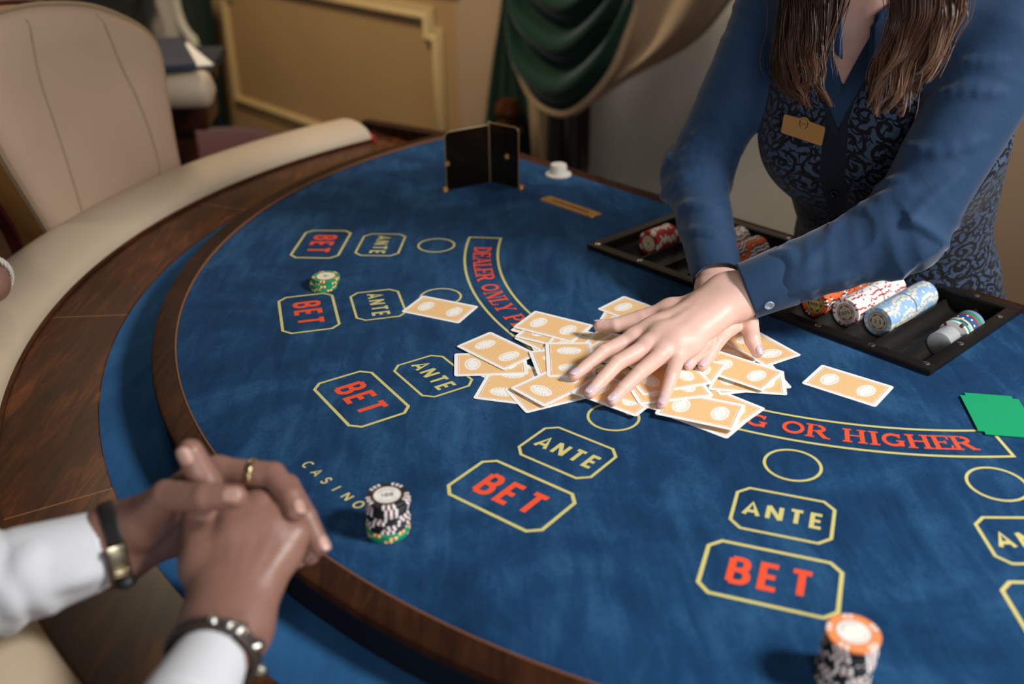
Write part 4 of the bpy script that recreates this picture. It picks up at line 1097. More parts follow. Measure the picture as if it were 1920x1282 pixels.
def sdf_grid(fn, lo, hi, h, coarse=5):
    lo = np.asarray(lo, float); hi = np.asarray(hi, float)
    nc = np.ceil((hi - lo) / (h * coarse)).astype(int) + 1
    ax = [lo[i] + (np.arange(nc[i]) + .5) * h * coarse for i in range(3)]
    G = np.stack(np.meshgrid(*ax, indexing='ij'), -1).reshape(-1, 3).astype(f32)
    c = fn(G).reshape(nc)
    near = np.abs(c) < h * coarse * 1.25
    F = np.repeat(np.repeat(np.repeat(c, coarse, 0), coarse, 1), coarse, 2).astype(f32)
    m = np.repeat(np.repeat(np.repeat(near, coarse, 0), coarse, 1), coarse, 2)
    idx = np.argwhere(m); P = (lo + (idx + .5) * h).astype(f32)
    out = np.empty(len(P), f32)
    for s in range(0, len(P), 400000): out[s:s + 400000] = fn(P[s:s + 400000])
    F[m] = out
    return F, lo + .5 * h
def surface_nets(F, lo, h):
    S = F < 0; n = F.shape
    cs = np.zeros((n[0] - 1, n[1] - 1, n[2] - 1), np.int8)
    for i in (0, 1):
        for j in (0, 1):
            for k in (0, 1): cs += S[i:n[0] - 1 + i, j:n[1] - 1 + j, k:n[2] - 1 + k]
    act = (cs > 0) & (cs < 8); ids = np.full(cs.shape, -1, np.int64); I = np.argwhere(act); ids[act] = np.arange(len(I))
    acc = np.zeros((len(I), 3)); cnt = np.zeros(len(I))
    for ax in range(3):
        o1, o2 = [q for q in range(3) if q != ax]
        for a in (0, 1):
            for b in (0, 1):
                p0 = I.copy(); p0[:, o1] += a; p0[:, o2] += b; p1 = p0.copy(); p1[:, ax] += 1
                f0 = F[tuple(p0.T)]; f1 = F[tuple(p1.T)]; x = (f0 < 0) != (f1 < 0)
                t = np.where(x, f0 / np.where(x, f0 - f1, 1), 0)
                q = p0.astype(float); q[:, ax] += t
                acc[x] += q[x]; cnt[x] += 1
    V = lo + acc / np.maximum(cnt, 1)[:, None] * h
    faces = []
    for ax in range(3):
        o1, o2 = (ax + 1) % 3, (ax + 2) % 3
        sl0 = [slice(None)] * 3; sl1 = [slice(None)] * 3; sl0[ax] = slice(0, n[ax] - 1); sl1[ax] = slice(1, n[ax])
        x = S[tuple(sl0)] != S[tuple(sl1)]
        E = np.argwhere(x); E = E[(E[:, o1] > 0) & (E[:, o2] > 0) & (E[:, o1] < n[o1] - 1) & (E[:, o2] < n[o2] - 1)]
        ins = S[tuple(E.T)]
        q = []
        for a, b in ((1, 1), (0, 1), (0, 0), (1, 0)):
            c = E.copy(); c[:, o1] -= a; c[:, o2] -= b; q.append(ids[tuple(c.T)])
        q = np.stack(q, 1); q[~ins] = q[~ins][:, ::-1]; faces.append(q)
    Fc = np.concatenate(faces); return V, Fc[(Fc >= 0).all(1)]
def np_mesh(name, V, Fq):
    me = bpy.data.meshes.new(name); nv, nf = len(V), len(Fq)
    me.vertices.add(nv); me.vertices.foreach_set('co', np.asarray(V, f32).ravel())
    me.loops.add(nf * 4); me.loops.foreach_set('vertex_index', np.asarray(Fq, np.int32).ravel())
    me.polygons.add(nf); me.polygons.foreach_set('loop_start', np.arange(0, nf * 4, 4, dtype=np.int32))
    me.polygons.foreach_set('use_smooth', np.ones(nf, bool))
    me.update(calc_edges=True); me.validate(); return me
def sdf_part(fn, lo, hi, h):
    F, o = sdf_grid(fn, lo, hi, h); V, Q = surface_nets(F, o, h)
    V = V + np.array([0, 0, T]); return V, Q
def sdf_obj(name, parts, m, parent=None):
    Vs = []; Qs = []; b = 0
    for V, Q in parts: Vs.append(V); Qs.append(Q + b); b += len(V)
    return link(name, np_mesh(name, np.concatenate(Vs), np.concatenate(Qs)), parent, m)
def bounds(pts, pad):
    P = np.array(pts); return P.min(0) - pad, P.max(0) + pad
def march(fn, px, py, d0=.5, d1=2.5):
    t = d0
    for _ in range(200):
        p = D(px, py, t); s = float(fn(p[None].astype(f32))[0])
        if s < 2e-4: break
        t += s * .7
        if t > d1: break
    return p
def grad(fn, p, e=.002):
    g = np.array([float(fn((p + np.eye(3)[i] * e)[None].astype(f32))[0] - fn((p - np.eye(3)[i] * e)[None].astype(f32))[0]) for i in range(3)])
    return g / np.linalg.norm(g)
def nail(tip, dip, r, dorsal, w_, l_, m, parent, back=.25):
    """a curved nail plate on the back of a fingertip"""
    t = (tip - dip) / np.linalg.norm(tip - dip); d = dorsal - t * (dorsal @ t); d /= np.linalg.norm(d); s = np.cross(t, d)
    v = []; f = []; nu, nv = 9, 9
    for i in range(nu):
        a = i / (nu - 1); y = (a - .5) * l_
        hw = w_ / 2 * max(.12, 1 - abs(2 * a - 1) ** (3.4 if a > .5 else 2.6)) ** .5
        for j in range(nv):
            x = (j / (nv - 1) - .5) * 2; ang = x * hw / r
            rr = r * 1.02 + .0007 - .0006 * abs(x) ** 3 - (.0008 if i == 0 else 0) - .0012 * max(0, a - .6)
            v.append(tip + t * (r * (1 - back) - l_ * .5 + y + .001) + rr * (math.cos(ang) * d + math.sin(ang) * s) + np.array([0, 0, T]))
    for i in range(nu - 1):
        for j in range(nv - 1): f.append((i * nv + j, i * nv + j + 1, (i + 1) * nv + j + 1, (i + 1) * nv + j))
    o = link('nail', mesh('nail', v, f), None, m, True); so = o.modifiers.new('thickness', 'SOLIDIFY'); so.thickness = .0006; so.offset = 0
    return kid(o, parent)
UP = np.array([0, 0, 1.0])

# ---------------------------------------------------------------- the dealer
SKIN_W = mat_skin('fair_skin', 'dfbcac', 'cf998a', .45, .0)
SHIRT_B = mat_cloth('navy_shirt_cotton', '223b58', .75, .14, 2400, .25, .2)
TROUSER = mat_cloth('dark_trouser_cloth', '111a26', .85, .1, 1500, .1)
NAILP = simple('lilac_nail_polish', 'cbb0b9', .18, .04, 90, coat=.6, coatr=.08)
NAIL2 = NAILP
# left hand (upper), flat on the cards
LW = Z(1372, 556, .066)
L_F = {'index': ([Z(1188, 634, .034), Z(1131, 660, .026), Z(1099, 687, .0165), Z(1077, 704, .0125)], [.0106, .0088, .0078, .0064]),
       'middle': ([Z(1214, 649, .036), Z(1157, 681, .029), Z(1126, 715, .0185), Z(1106, 737, .0125)], [.0108, .0092, .0081, .0067]),
       'ring': ([Z(1245, 661, .034), Z(1198, 700, .029), Z(1167, 730, .0185), Z(1148, 751, .0120)], [.0104, .0088, .0078, .0065]),
       'little': ([Z(1273, 664, .030), Z(1259, 706, .026), Z(1250, 733, .0165), Z(1241, 757, .0110)], [.0094, .0077, .0069, .0058])}
L_T = ([Z(1258, 584, .040), Z(1203, 598, .033), Z(1154, 610, .027), Z(1124, 611, .024)], [.0145, .0116, .0094, .0073])
def hand_fn(wr, wr_side, F, Th, fore, palm_r=.0125, k_palm=.014, tend=.6, wr_r=.0165, f_r=.0215, crease=False):
    """hand: wrist centre, half-vector across the wrist, fingers, thumb, forearm end"""
    wa, wb = wr + wr_side, wr - wr_side
    mc = [F[k][0][0] for k in ('index', 'middle', 'ring', 'little')]
    def fn(p):
        d = cone(p, wa, wb, wr_r, wr_r)
        for i, q in enumerate(mc):
            s = wa + (wb - wa) * (i / 3.0)
            d = smin(d, cone(p, s, q, palm_r * 1.08, F[('index', 'middle', 'ring', 'little')[i]][1][0] * 1.02), k_palm)
        for i in range(3): d = smin(d, cone(p, mc[i] * .82 + wr * .18, mc[i + 1] * .82 + wr * .18, palm_r * .98, palm_r * .96), .014)
        fo = smin(cone(p, wa, fore + wr_side * .5, wr_r, f_r), cone(p, wb, fore - wr_side * .5, wr_r, f_r), .02)
        d = smin(d, fo, .02)
        # thumb with its root muscle
        d = smin(d, cone(p, wa * .55 + wr * .45, Th[0][0], wr_r * .85, Th[1][0]), .016)
        d = smin(d, cone(p, Th[0][0], mc[0] * .75 + wr * .25, Th[1][0] * .75, palm_r * .7), .014)
        th = chain(p, Th[0], Th[1], .002)
        d = smin(d, th, .009)
        fing = None
        for kx in F:
            pts, rd = F[kx]; c = chain(p, pts, rd, .0014)
            if crease:
                for q, r, ax in ((pts[1], rd[1], pts[2] - pts[0]), (pts[2], rd[2], pts[3] - pts[1])):
                    ax = (ax / np.linalg.norm(ax)).astype(f32); v_ = p - q.astype(f32); t_ = v_ @ ax
                    rad = v_ - t_[:, None] * ax; up_ = np.clip(rad[:, 2] / f32(r), 0, 1) ** 2
                    g = sum(np.exp(-((t_ - o_) / .00085) ** 2) * a_ for o_, a_ in ((0, 1), (.0027, .75), (-.0027, .75), (.0054, .35), (-.0054, .35)))
                    c = c + f32(.00050) * g * up_ - f32(.0005) * np.exp(-(t_ / .006) ** 2) * up_
            fing = c if fing is None else smin(fing, c, .0012)
        d = smin(d, fing, .0065)
        return d
    return fn
side = np.cross(LW - L_F['middle'][0][0], UP); side /= np.linalg.norm(side)
if side @ (L_F['index'][0][0] - L_F['little'][0][0]) < 0: side = -side
LSH = rel(lw(-.485, 1.205, .355)); LEL = rel(lw(-.515, 1.085, .150)); RSH = rel(lw(-.805, 1.215, .355)); REL = rel(lw(-.845, 1.115, .135))
LFORE = LW + (LEL - LW) * .42
l_hand0 = hand_fn(LW, side * .0125 + UP * .002, L_F, L_T, LFORE, .0134, .018, crease=True)
def l_hand(p):
    d = l_hand0(p)
    # ulna knob and faint tendons on the back of the hand
    d = smin(d, ball(p, LW - side * .014 + UP * .009, .011), .012)
    for k in ('index', 'middle', 'ring', 'little'):
        a = LW * .5 + L_F[k][0][0] * .5 + UP * .0080; b = L_F[k][0][0] + UP * .0050
        d = smin(d, cone(p, a, b, .0022, .0045), .012)
    return d
# right hand (lower), fingers curled under the other wrist
RW = Z(1352, 552, .040)
R_F = {'index': ([Z(1368, 612, .036), Z(1346, 640, .030), Z(1329, 668, .0175), Z(1318, 686, .0120)], [.0100, .0084, .0075, .0062]),
       'middle': ([Z(1352, 612, .034), Z(1322, 645, .032), Z(1303, 670, .0185), Z(1292, 685, .0120)], [.0100, .0085, .0076, .0062]),
       'ring': ([Z(1332, 610, .030), Z(1300, 640, .024), Z(1282, 662, .0150), Z(1272, 676, .0110)], [.0096, .0078, .0070, .0060]),
       'little': ([Z(1314, 602, .024), Z(1288, 625, .018), Z(1272, 645, .0130), Z(1262, 657, .0100)], [.0088, .0070, .0064, .0056])}
R_T = ([Z(1384, 575, .038), Z(1404, 604, .036), Z(1411, 636, .026), Z(1420, 660, .0145)], [.0135, .0115, .0098, .0072])
sideR = np.cross(RW - R_F['middle'][0][0], UP); sideR /= np.linalg.norm(sideR)
if sideR @ (R_F['index'][0][0] - R_F['little'][0][0]) < 0: sideR = -sideR
RFORE = RW + (REL - RW) * .42
r_hand = hand_fn(RW, sideR * .012, R_F, R_T, RFORE, .0122, .014)
# arms
# torso, leaning over the table
TA = rel(lw(-.665, 1.475, -.26)); TB = rel(lw(-.645, 1.190, .395)); TL_ = np.linalg.norm(TB - TA); TT = (TB - TA) / TL_
TX = UA - TT * (UA @ TT); TX /= np.linalg.norm(TX); TY = np.cross(TT, TX)       # TY points to her front or back
if TY @ NA > 0: TYF = -TY
else: TYF = TY
S_ = [0, .15, .27, .36, .45, .53, .62, .67, .715, .75]
A_ = [.175, .172, .150, .136, .146, .157, .160, .150, .115, .06]
B_ = [.125, .120, .102, .094, .104, .112, .102, .088, .070, .045]
def tcoord(p):
    q = p - TA.astype(f32); return q @ TX.astype(f32), q @ TYF.astype(f32), q @ TT.astype(f32)
def torso(p, g=0.0):
    x, y, s = tcoord(p)
    a = np.interp(s, S_, A_).astype(f32) + f32(g); b = np.interp(s, S_, B_).astype(f32) + f32(g)
    r = np.sqrt((x / a) ** 2 + (y / b) ** 2); d = (r - 1) * np.minimum(a, b) * .9
    d = smax(d, np.maximum(s - .755 - g, -s - g), .02)
    for sx in (-1, 1):
        c = TA + TX * .070 * sx + TYF * .062 + TT * .515
        d = smin(d, ball(p, c, .062 + g), .05)
    return d
NK0 = TB - TT * .03 + TYF * .012; NK1 = NK0 + (TT * .93 + TYF * .10) * .135
HEAD = NK1 + (TT * .80 + TYF * .26) * .125
HZ = (TT * .80 + TYF * .05); HZ /= np.linalg.norm(HZ)
FD = TYF * .93 - TT * .35; FD -= HZ * (FD @ HZ); FD /= np.linalg.norm(FD); HX = np.cross(FD, HZ)
HR = np.array([HX, FD, HZ])
def head(p):
    d = ell(p, HEAD + HZ * .02 - FD * .012, (.073, .090, .098), HR)
    d = smin(d, ell(p, HEAD - HZ * .045 + FD * .032, (.052, .055, .062), HR), .04)          # jaw
    d = smin(d, ball(p, HEAD - HZ * .094 + FD * .070, .014), .025)                             # chin
    d = smin(d, cone(p, HEAD + HZ * .015 + FD * .086, HEAD - HZ * .022 + FD * .104, .007, .011), .014)   # nose
    for s in (-1, 1):
        d = smax(d, -ball(p, HEAD + HX * .031 * s + HZ * .012 + FD * .101, .017), .016)       # eye sockets
        d = smin(d, ball(p, HEAD + HX * .031 * s + HZ * .011 + FD * .073, .0125), .004)        # eyes
        d = smin(d, ell(p, HEAD + HX * .074 * s - HZ * .005 - FD * .008, (.008, .018, .031), HR), .006)   # ears
    d = smin(d, ell(p, HEAD - HZ * .052 + FD * .088, (.022, .009, .0055), HR), .006)           # lips
    d = smin(d, ell(p, HEAD - HZ * .062 + FD * .086, (.019, .009, .0060), HR), .006)
    d = smin(d, cone(p, NK0 - TT * .03, NK1, .056, .050), .03)
    return d
def body(p):
    d = torso(p, -.006)
    d = smin(d, head(p), .03)
    for sh, el, fo in ((LSH, LEL, LFORE), (RSH, REL, RFORE)):
        d = smin(d, chain(p, [sh, el, fo], [.040, .030, .0215], .02), .04)
    return d
lo, hi = bounds([TA, TB, HEAD, LSH, RSH, LEL, REL, LFORE, RFORE], .17)
parts = [sdf_part(body, lo, hi, .0055)]
for fn, F, Th, wr, fo in ((l_hand, L_F, L_T, LW, LFORE), (r_hand, R_F, R_T, RW, RFORE)):
    lo, hi = bounds([q for k in F for q in F[k][0]] + list(Th[0]) + [wr, wr * .35 + fo * .65], .022)
    parts.append(sdf_part(fn, lo, hi, .00095))
DEALER_ROOT = sdf_obj('person', parts, SKIN_W)
tag(DEALER_ROOT, 'person in a navy shirt and damask vest spreading cards with crossed hands', 'person')
for F, Th, dors, m in ((L_F, L_T, UP, NAILP), (R_F, R_T, UP, NAIL2)):
    for k in F:
        if F is R_F and k in ('ring', 'little'): continue
        pts, rd = F[k]; t = pts[3] - pts[2]
        nail(pts[3], pts[2], rd[3], dors, rd[3] * 1.62, rd[3] * 2.15, m, DEALER_ROOT)
nail(L_T[0][3], L_T[0][2], L_T[1][3], UP * .9 + (L_F['index'][0][0] - L_T[0][1]) * -6, .0105, .0150, NAILP, DEALER_ROOT)
nail(R_T[0][3], R_T[0][2], R_T[1][3], UP * .8 + side * -.5, .0110, .0145, NAIL2, DEALER_ROOT)

# shirt: torso shell, two sleeves with folds, cuffs
def sleeve(p, pts, rads, cuff, ph, amp=.0045):
    """pts shoulder, elbow, cuff end"""
    a, e, c = (np.asarray(q, float) for q in pts)
    d = chain(p, [a, e, c], rads, .03)
    L1 = np.linalg.norm(e - a); L2 = np.linalg.norm(c - e)
    t1 = ((e - a) / L1).astype(f32); t2 = ((c - e) / L2).astype(f32)
    s1 = np.clip((p - a.astype(f32)) @ t1, -.1, L1); s2 = (p - e.astype(f32)) @ t2
    s = np.where(s2 > 0, L1 + s2, s1)
    n1 = np.cross(t2, [0, 0, 1]); n1 /= np.linalg.norm(n1); n2 = np.cross(n1, t2)
    q = p - e.astype(f32); th = np.arctan2(q @ n2.astype(f32), q @ n1.astype(f32))
    ph1 = 2 * PI * (s / .058) + 2.9 * np.sin(th + ph) + 1.5 * np.sin(s * 31 + 2 * th + ph)
    ph2 = 2 * PI * (s / .031) + 2.6 * np.sin(th * 1.0 + ph * 2) - 1.1 * np.sin(s * 33 - th)
    env = (np.exp(-((s - L1) / .055) ** 2) + .50 * np.exp(-((s - (L1 + L2 - .075)) / .028) ** 2) + .45 * np.exp(-((s - .03) / .05) ** 2) + .10) * (.55 + .45 * np.sin(th * 1 + ph * 3 + s * 9))
    env = env * np.clip((L1 + L2 - .055 - s) / .02, 0, 1)
    fold = .65 * (1 - np.abs(np.sin(ph1 * .5))) ** 1.6 + .35 * (.5 + .5 * np.sin(ph2)) ** 2
    d = d - f32(amp) * env * (fold - .25)
    cl = (p - c.astype(f32)) @ t2
    d = np.maximum(d, cl)                                   # flat open end
    inner = chain(p, [e, c + t2 * .02], [rads[1] - .006, rads[2] - .0028], .01)
    return np.maximum(d, -np.maximum(inner, -cl - f32(.016)))
LCUF = Z(1393, 556, .064) ; RCUF = Z(1340, 522, .056)
LCUF = LW + (LEL - LW) / np.linalg.norm(LEL - LW) * .020
RCUF = RW + (REL - RW) / np.linalg.norm(REL - RW) * .028
lsl = lambda p: sleeve(p, [LSH, LEL, LCUF], [.056, .046, .0335], 0, .6, .0095)
rsl = lambda p: sleeve(p, [RSH, REL, RCUF], [.054, .043, .0315], 0, 2.1, .0115)
def ridges(fn, lines, r):
    out = []
    for pl in lines:
        q = [march(fn, x, y, .4, 2.2) for x, y in smooth_pts(pl, 7)]
        q = [c_ - grad(fn, c_, .004) * r * .55 for c_ in q]
        out.append((q, [r * (.25 + .75 * math.sin(PI * (i + .5) / 7)) for i in range(7)]))
    return out
def add_ridges(p, d, rg, k=.010):
    for q, rr in rg:
        q_ = np.array(q); m_ = ((p > (q_.min(0) - .03)) & (p < (q_.max(0) + .03))).all(1)
        if m_.any():
            d = d.copy(); d[m_] = smin(d[m_], chain(p[m_], q, rr, .004), k)
    return d
RG_R = ridges(rsl, [[(1283, 280), (1318, 273), (1357, 284), (1373, 302)], [(1264, 312), (1297, 298), (1332, 302), (1362, 326)], [(1267, 341), (1304, 319), (1339, 323), (1362, 348)], [(1266, 390), (1304, 383), (1350, 397)], [(1330, 199), (1357, 227), (1390, 284)], [(1300, 255), (1330, 245), (1372, 268)], [(1268, 440), (1310, 432), (1352, 446)]], .0050)
RG_L = ridges(lsl, [[(1448, 474), (1477, 476), (1490, 500), (1477, 527)], [(1485, 550), (1509, 540), (1551, 529), (1602, 519)], [(1530, 487), (1514, 505), (1483, 529)], [(1578, 400), (1615, 386), (1636, 378), (1668, 375)], [(1640, 354), (1663, 343), (1692, 338)], [(1748, 181), (1808, 169), (1879, 174)], [(1772, 138), (1822, 117), (1879, 114)], [(1640, 376), (1666, 365), (1712, 358)], [(1684, 270), (1754, 284), (1843, 263)], [(1560, 426), (1595, 400), (1641, 390)], [(1700, 420), (1740, 380), (1800, 330)]], .0052)
def shirt(p):
    d = torso(p, .001)
    # shoulder yoke to the sleeves
    d = smin(d, cone(p, LSH + UP * .004, NK0 - TT * .02, .050, .050), .04)
    d = smin(d, cone(p, RSH + UP * .004, NK0 - TT * .02, .050, .050), .04)
    d = smin(d, add_ridges(p, lsl(p), RG_L), .018); d = smin(d, add_ridges(p, rsl(p), RG_R), .018)
    x, y, s = tcoord(p)
    # open neck: a V down the front, and the neck hole
    v_ = np.maximum(np.abs(x) - (s - .640) * .44, -(y - .01)); v_ = np.maximum(v_, .640 - s)
    d = smax(d, -v_, .006)
    d = smax(d, -cone(p, NK0 - TT * .02, NK1 + TT * .1, .060, .056), .006)
    return d
lo, hi = bounds([TA, TB, LSH, RSH, LEL, REL, LCUF, RCUF], .15)
shirt_o = kid(sdf_obj('shirt', [sdf_part(shirt, lo, hi, .0033)], SHIRT_B), DEALER_ROOT)
# collar flaps lying on the shirt
cfn0 = lambda p: np.minimum(torso(p, .004), cone(p, NK0 - TT * .03, NK1, .060, .056))
for qd in ([(1524, -30), (1534, 62), (1590, 108), (1588, 20)], [(1708, -30), (1694, 66), (1634, 114), (1640, 20)]):
    v = []; f = []; m_ = 7
    for i in range(m_):
        for j in range(m_):
            a_, b_ = i / (m_ - 1), j / (m_ - 1)
            x = (qd[0][0] * (1 - a_) + qd[1][0] * a_) * (1 - b_) + (qd[3][0] * (1 - a_) + qd[2][0] * a_) * b_
            y = (qd[0][1] * (1 - a_) + qd[1][1] * a_) * (1 - b_) + (qd[3][1] * (1 - a_) + qd[2][1] * a_) * b_
            c_ = march(cfn0, x, y, .6, 2.0); v.append(c_ + grad(cfn0, c_, .006) * (.007 + .004 * b_) + np.array([0, 0, T]))
    for i in range(m_ - 1):
        for j in range(m_ - 1): f.append((i * m_ + j, i * m_ + j + 1, (i + 1) * m_ + j + 1, (i + 1) * m_ + j))
    o = link('collar', mesh('collar', v, f), None, SHIRT_B, True); o.modifiers.new('thickness', 'SOLIDIFY').thickness = .0025
    kid(o, DEALER_ROOT)
# left cuff: a stitched band with its button
def band(name, c, t, r0, r1, m, parent, n=48, th=.0016, e1=None, sq=1.0):
    e1 = np.cross(t, UP); e1 /= np.linalg.norm(e1); e2 = np.cross(t, e1); v = []; f = []
    prof = r0 if isinstance(r0, list) else [(0, r0), (r1, r0)]
    for i in range(n):
        a = 2 * PI * i / n
        for s, r in prof: v.append(c + t * s + e1 * r * math.cos(a) + e2 * r * sq * math.sin(a) + np.array([0, 0, T]))
    k = len(prof)
    for i in range(n):
        j = (i + 1) % n
        for q in range(k - 1): f.append((i * k + q, j * k + q, j * k + q + 1, i * k + q + 1))
    o = link(name, mesh(name, v, f), None, m, True)
    o.modifiers.new('thickness', 'SOLIDIFY').thickness = th
    return kid(o, parent)
tL = (LEL - LCUF) / np.linalg.norm(LEL - LCUF)
band('cuff', LCUF - tL * .002, tL, [(0, .0345), (.003, .0352), (.028, .0362), (.052, .0378), (.055, .0368)], 0, SHIRT_B, DEALER_ROOT, 56, .0016)
tR = (REL - RCUF) / np.linalg.norm(REL - RCUF)
band('cuff', RCUF - tR * .002, tR, [(0, .0322), (.003, .0328), (.028, .0338), (.050, .0352), (.053, .0345)], 0, SHIRT_B, DEALER_ROOT, 56, .0016)
cfn = lambda p: cone(p, LCUF, LCUF + tL * .06, .0350, .0382)
bp_ = march(cfn, 1442, 571, .7, 2.0); bn = grad(cfn, bp_)
def frame_to(o, p, zdir, xdir=None):
    z = Vector(zdir).normalized(); x = Vector(xdir) if xdir is not None else Vector((0.3, 0.2, 1))
    x = (x - z * x.dot(z)).normalized(); y = z.cross(x)
    o.matrix_basis = Matrix(((x.x, y.x, z.x, p[0]), (x.y, y.y, z.y, p[1]), (x.z, y.z, z.z, p[2] + T), (0, 0, 0, 1))); return o
BUTTON = simple('grey_button', '8a93a3', .25, .06)
o = lathe('cuff_button', [(0, .0010), (.0030, .0010), (.0034, .0016), (.0052, .0022), (.0060, .0012), (.0058, 0), (0, 0)], BUTTON, None, 28)
kid(frame_to(o, bp_ + bn * .0006, bn), DEALER_ROOT)
# vest with damask print
def mat_damask():
    t = NT('damask_vest_cloth'); uv = t.node('ShaderNodeUVMap').outputs[0]
    nz = t.noise(uv, 38, 2, .5, 0, 1)
    vm = t.node('ShaderNodeVectorMath', operation='SUBTRACT'); t.put(vm.inputs[0], nz); vm.inputs[1].default_value = (.5, .5, .5)
    vs = t.node('ShaderNodeVectorMath', operation='SCALE'); t.put(vs.inputs[0], vm.outputs[0]); vs.inputs['Scale'].default_value = .010
    va = t.node('ShaderNodeVectorMath', operation='ADD'); t.put(va.inputs[0], uv); t.put(va.inputs[1], vs.outputs[0])
    def scroll(scale, turns, arms, thr, seed):
        mp = t.mapping(va.outputs[0], (1, 1, 1), (0, 0, seed), (seed, seed * .7, 0))
        vo = t.node('ShaderNodeTexVoronoi'); vo.voronoi_dimensions = '2D'; t.put(vo.inputs['Vector'], mp); vo.inputs['Scale'].default_value = scale; vo.inputs['Randomness'].default_value = .75
        df = t.node('ShaderNodeVectorMath', operation='SUBTRACT'); t.put(df.inputs[0], mp); t.put(df.inputs[1], vo.outputs['Position'])
        x, y, _ = t.xyz(df.outputs[0])[:3]
        th = t.m_('ARCTAN2', y, x); r = vo.outputs['Distance']
        sg = t.m_('SUBTRACT', t.m_('MULTIPLY', t.m_('GREATER_THAN', t.xyz(vo.outputs['Color'])[0], .5), 2.0), 1.0)
        a = t.m_('ADD', t.m_('MULTIPLY', t.m_('MULTIPLY', th, arms), sg), t.m_('MULTIPLY', r, turns))
        s = t.m_('SINE', a)
        return t.m_('GREATER_THAN', t.m_('SUBTRACT', s, t.m_('MULTIPLY', r, .6)), thr)
    a = scroll(34, 15, 1, .05, .31); b = scroll(52, 9, 3, .35, 1.7)
    m_ = t.m_('MAXIMUM', a, b)
    u = t.xyz(uv)[0]
    plain = t.m_('LESS_THAN', t.m_('ABSOLUTE', u), .0165)
    fine = t.noise(uv, 1400, 2)
    c = t.mix(m_, lin('38475d'), lin('080a10'))
    c = t.mix(plain, c, lin('0d1522'))
    t.set(col=c, rough=.8, spec=.2, sheen=.1)
    b1 = t.bump(m_, .25, .0006); t.bump(fine, .2, .0003, b1); return t.m
VEST = mat_damask()
def vest(p):
    d = torso(p, .007); x, y, s = tcoord(p)
    wv = .0012 * np.sin(s * 70 + x * 30) * np.clip((.45 - s) * 6, 0, 1) + .0010 * np.sin(x * 90 + s * 22) * np.clip((.42 - s) * 6, 0, 1)
    d = d + wv.astype(f32)
    d = smin(d, cone(p, TA + TX * .105 + TT * .66 - TYF * .015, TA + TX * .085 + TT * .73 - TYF * .01, .058, .046), .02)
    d = smin(d, cone(p, TA - TX * .105 + TT * .66 - TYF * .015, TA - TX * .085 + TT * .73 - TYF * .01, .058, .046), .02)
    for sh, el, sx in ((LSH, LEL, 1), (RSH, REL, -1)):        # armholes
        c0 = sh + TX * sx * .012; d = smax(d, -cone(p, c0, c0 + (el - c0) * .30 + TX * sx * .02, .066, .060), .006)
        d = smax(d, sx * x - .152 - np.maximum(0, .52 - s) * 1.5 + np.maximum(0, s - .60) * .35, .008)
    v_ = np.maximum(np.abs(x) - (s - .585) * .45, -(y - .005)); v_ = np.maximum(v_, .585 - s)
    d = smax(d, -v_, .005)
    d = smax(d, -cone(p, NK0 - TT * .02, NK1 + TT * .1, .074, .066), .006)
    d = smax(d, .135 + np.abs(x) * -.20 + .03 - s, .006)      # hem, pointed at the centre
    return d
lo, hi = bounds([TA + TX * .17, TA - TX * .17, TB + TX * .17, TB - TX * .17], .14)
vest_o = kid(sdf_obj('vest', [sdf_part(vest, lo, hi, .0034)], VEST), DEALER_ROOT)
me = vest_o.data; co = np.empty(len(me.vertices) * 3, f32); me.vertices.foreach_get('co', co); co = co.reshape(-1, 3) - np.array([0, 0, T], f32)
x, y, s = tcoord(co); ang = np.arctan2(x, y + .02); uu = ang * .13
uvl = me.uv_layers.new(name='UVMap'); li_ = np.empty(len(me.loops), np.int32); me.loops.foreach_get('vertex_index', li_)
uvl.data.foreach_set('uv', np.stack([uu[li_], s[li_]], 1).astype(f32).ravel())
# vest buttons
vfn = lambda p: torso(p, .008)
for i, sv in enumerate((.50, .435, .37, .305, .24)):
    # walk outward from the torso axis along her front
    q = TA + TT * sv + TX * .002
    for _ in range(60):
        if float(vfn((q)[None].astype(f32))[0]) > 0: break
        q = q + TYF * .003
    o = lathe('vest_button', [(0, .0012), (.004, .0012), (.005, .0024), (.0066, .0018), (.0068, 0), (0, 0)], simple('dark_button', '131821', .3), None, 20)
    kid(frame_to(o, q, TYF), DEALER_ROOT)
# trousers below the vest
def trous(p):
    d = torso(p, .004); x, y, s = tcoord(p); 
    d = smin(np.maximum(d, s - .17), cone(p, TA + TT * .06 + TX * .075, TA - UP * .62 + TX * .07 - NA * .02, .095, .06), .03)
    d = smin(d, cone(p, TA + TT * .06 - TX * .075, TA - UP * .62 - TX * .07 - NA * .02, .095, .06), .03)
    return d
lo, hi = bounds([TA, TA - UP * .62, TA + TT * .2], .2)
kid(sdf_obj('trousers', [sdf_part(trous, lo, hi, .009)], TROUSER), DEALER_ROOT)
